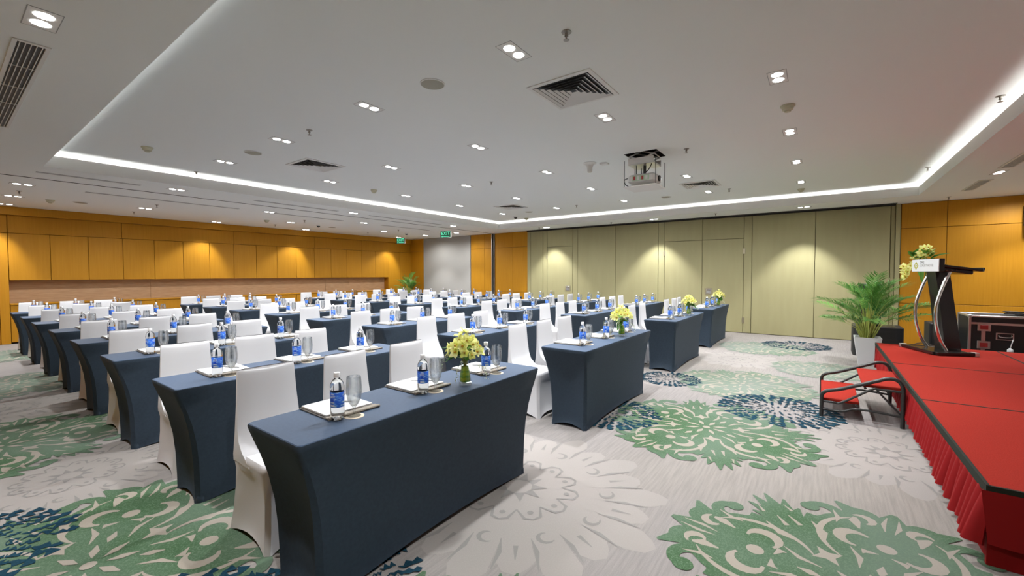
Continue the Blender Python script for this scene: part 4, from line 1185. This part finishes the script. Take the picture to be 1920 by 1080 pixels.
# exit signs
def exit_sign(px, py, label, wd):
    x, y = onz(px, py, ZL)
    t = thing('exit_sign', (x, y, ZL - .30), label, 'exit sign', 'hanging exit signs', R(14))
    m = MB(); m.b2((0, -wd / 2, 0), (.028, wd / 2, .20), .003); bd = m.build('sign_case', 'white_paint', t)
    m = MB(); m.b2((-.002, -wd / 2 + .006, .006), (.001, wd / 2 - .006, .194)); fc_ = m.build('sign_face', 'exit_green', t)
    link('lettering', text_mesh('EXIT', .135, 'exit_text', .0005, wd / .33 * .98), fc_, (-.0028, wd / 2 - .03, .125), (PI / 2, 0, -PI / 2))
    m = MB(); m.b2((-.003, -wd / 2 + .05, .030), (-.002, wd / 2 - .10, .044)); m.build('sign_bar', 'exit_text', fc_)
    m = MB(); m.b2((-.003, wd / 2 - .075, .022), (-.002, wd / 2 - .045, .052)); m.build('running_figure', 'exit_text', fc_)
    for s_ in (-1, 1):
        m = MB(); m.tube([(.02, s_ * wd * .3, .2), (.02, s_ * wd * .3, .30)], .003, 6); m.build('hanger_rod', 'aluminium', t)
exit_sign(835.5, 427, 'green exit sign hanging near the partition track', .36)
exit_sign(751, 441, 'green exit sign hanging near the cabinet wall corner', .36)
# siren horn, hatch, dome camera
x, y = onz(1106, 306, ZU)
t = thing('access_point', (x, y, ZU), 'white trumpet shaped fitting hanging under the tray ceiling', 'ceiling fitting')
m = MB(); m.lathe([(.095, 0), (.095, -.008), (.06, -.022), (.042, -.05), (.036, -.10), (.036, -.125), (.03, -.13)], 22); m.build('horn_body', 'grille_white', t, 50)
m = MB(); m.lathe([(.028, -.13), (.028, -.132), (.01, -.134)], 14); m.build('horn_tip', 'detector', t, 50)
x, y = onz(1133, 306, ZU)
t = thing('sensor_box', (x, y, ZU), 'small flat white box on the tray ceiling', 'ceiling fitting')
m = MB(); m.b2((-.055, -.055, -.022), (.055, .055, 0), .004); m.build('box_body', 'grille_white', t)
m = MB(); m.b2((-.045, -.045, -.0235), (.045, .045, -.022)); m.build('box_cover', 'white_paint', t)
for px, py, z in ((966.7, 406, ZU), (597, 422, ZL), (762, 437, ZL)):
    x, y = onz(px, py, z)
    t = thing('dome_camera', (x, y, z), 'small white dome security camera on the ceiling', 'camera', 'dome cameras')
    m = MB(); m.lathe([(.055, 0), (.055, -.02), (.048, -.028)], 16); m.build('camera_base', 'grille_white', t, 50)
    m = MB(); m.lathe([(.046, -.027), (.043, -.045), (.030, -.06), (.004, -.068)], 16); m.build('camera_dome', 'black_gloss', t, 60)

# ------------------------------------------------------------------ projector lift
hx0, hx1, hy0, hy1 = HATCH; hcx, hcy = (hx0 + hx1) / 2, (hy0 + hy1) / 2
m = MB()
m.b2((hx0 - .01, hy0 - .01, ZU + .001), (hx0, hy1 + .01, 3.28)); m.b2((hx1, hy0 - .01, ZU + .001), (hx1 + .01, hy1 + .01, 3.28)); m.b2((hx0, hy0 - .01, ZU + .001), (hx1, hy0, 3.28)); m.b2((hx0, hy1, ZU + .001), (hx1, hy1 + .01, 3.28)); m.b2((hx0, hy0, 3.26), (hx1, hy1, 3.28))
m.build('hatch_shaft', 'black', ceiling)
pj = thing('projector_lift', (hcx, hcy, 2.60), 'scissor projector lift lowered from the ceiling hatch', 'projector lift')
m = MB(); m.b2((-.215, -.225, 0), (.215, .225, .012), .003); m.build('bottom_plate', 'white_paint', pj)
for sx in (-1, 1):
    for sy in (-1, 1):
        m = MB(); m.tube([(sx * .20, sy * .21, .012), (sx * .20, sy * .21, .36)], .0045, 6); m.build('plate_rod', 'steel_black', pj)
m = MB(); m.b2((-.16, -.17, .30), (.16, .17, .315)); m.build('lift_tray', 'aluminium', pj)
for sx in (-1, 1):
    m = MB(); m.b2((sx * .16 - .005, -.17, .315), (sx * .16 + .005, .17, .39)); m.build('lift_side', 'grille_white', pj)
for s_ in (-1, 1):
    for z0, z1_ in ((.315, .42), (.42, .53)):
        for fl in (-1, 1):
            m = MB(); m.tube([(s_ * .13 + fl * .008, -.17, z0 if fl > 0 else z1_), (s_ * .13 + fl * .008, .17, z1_ if fl > 0 else z0)], .011, 4); m.build('scissor_arm', 'aluminium', pj)
for y_ in (-.17, .17):
    for z_ in (.42, .53):
        m = MB(); m.tube([(-.15, y_, z_), (.15, y_, z_)], .008, 6); m.build('scissor_axle', 'aluminium', pj)
m = MB(); m.tube([(0, 0, .30), (0, 0, .175)], .02, 10); m.build('projector_mount', 'steel_black', pj, 50)
for sx in (-1, 1):
    m = MB(); m.tube([(sx * .10, .08, .30), (sx * .10, .08, .17)], .006, 6); m.build('mount_strut', 'steel_black', pj)
pr = thing('projector', (hcx, hcy, 2.66), 'white projector hung inside the ceiling lift', 'projector')
m = MB(); m.b2((-.15, -.18, 0), (.15, .18, .115), .02); bd = m.build('projector_body', 'grille_white', pr, 40)
m = MB(); m.b2((-.1515, -.11, .025), (-.150, .12, .095)); st_ = m.build('side_sticker', 'sticker', bd)
for k in range(4):
    m = MB(); m.b2((-.1525, -.09 + k * .055, .035), (-.1514, -.06 + k * .055, .085)); m.build('sticker_stripe', 'red_plastic' if k % 2 else 'paper', st_)
m = MB(); m.lathe([(.04, 0), (.04, .02), (.03, .022)], 16); o = m.build('lens', 'black_gloss', bd, 50); o.location = (.03, -.18, .06); o.rotation_euler = (PI / 2, 0, 0)
m = MB(); m.tube(smooth_path([(-.12, .19, .08), (-.12, .24, .06), (-.10, .23, .0), (-.06, .18, -.03)], 5), .006, 6); m.build('power_lead', 'black', pr, 60)
m = MB(); m.tube(smooth_path([(-.10, -.02, .115), (-.12, -.10, .17), (-.10, -.13, .25)], 5), .006, 6); m.build('signal_lead', 'black', pr, 60)
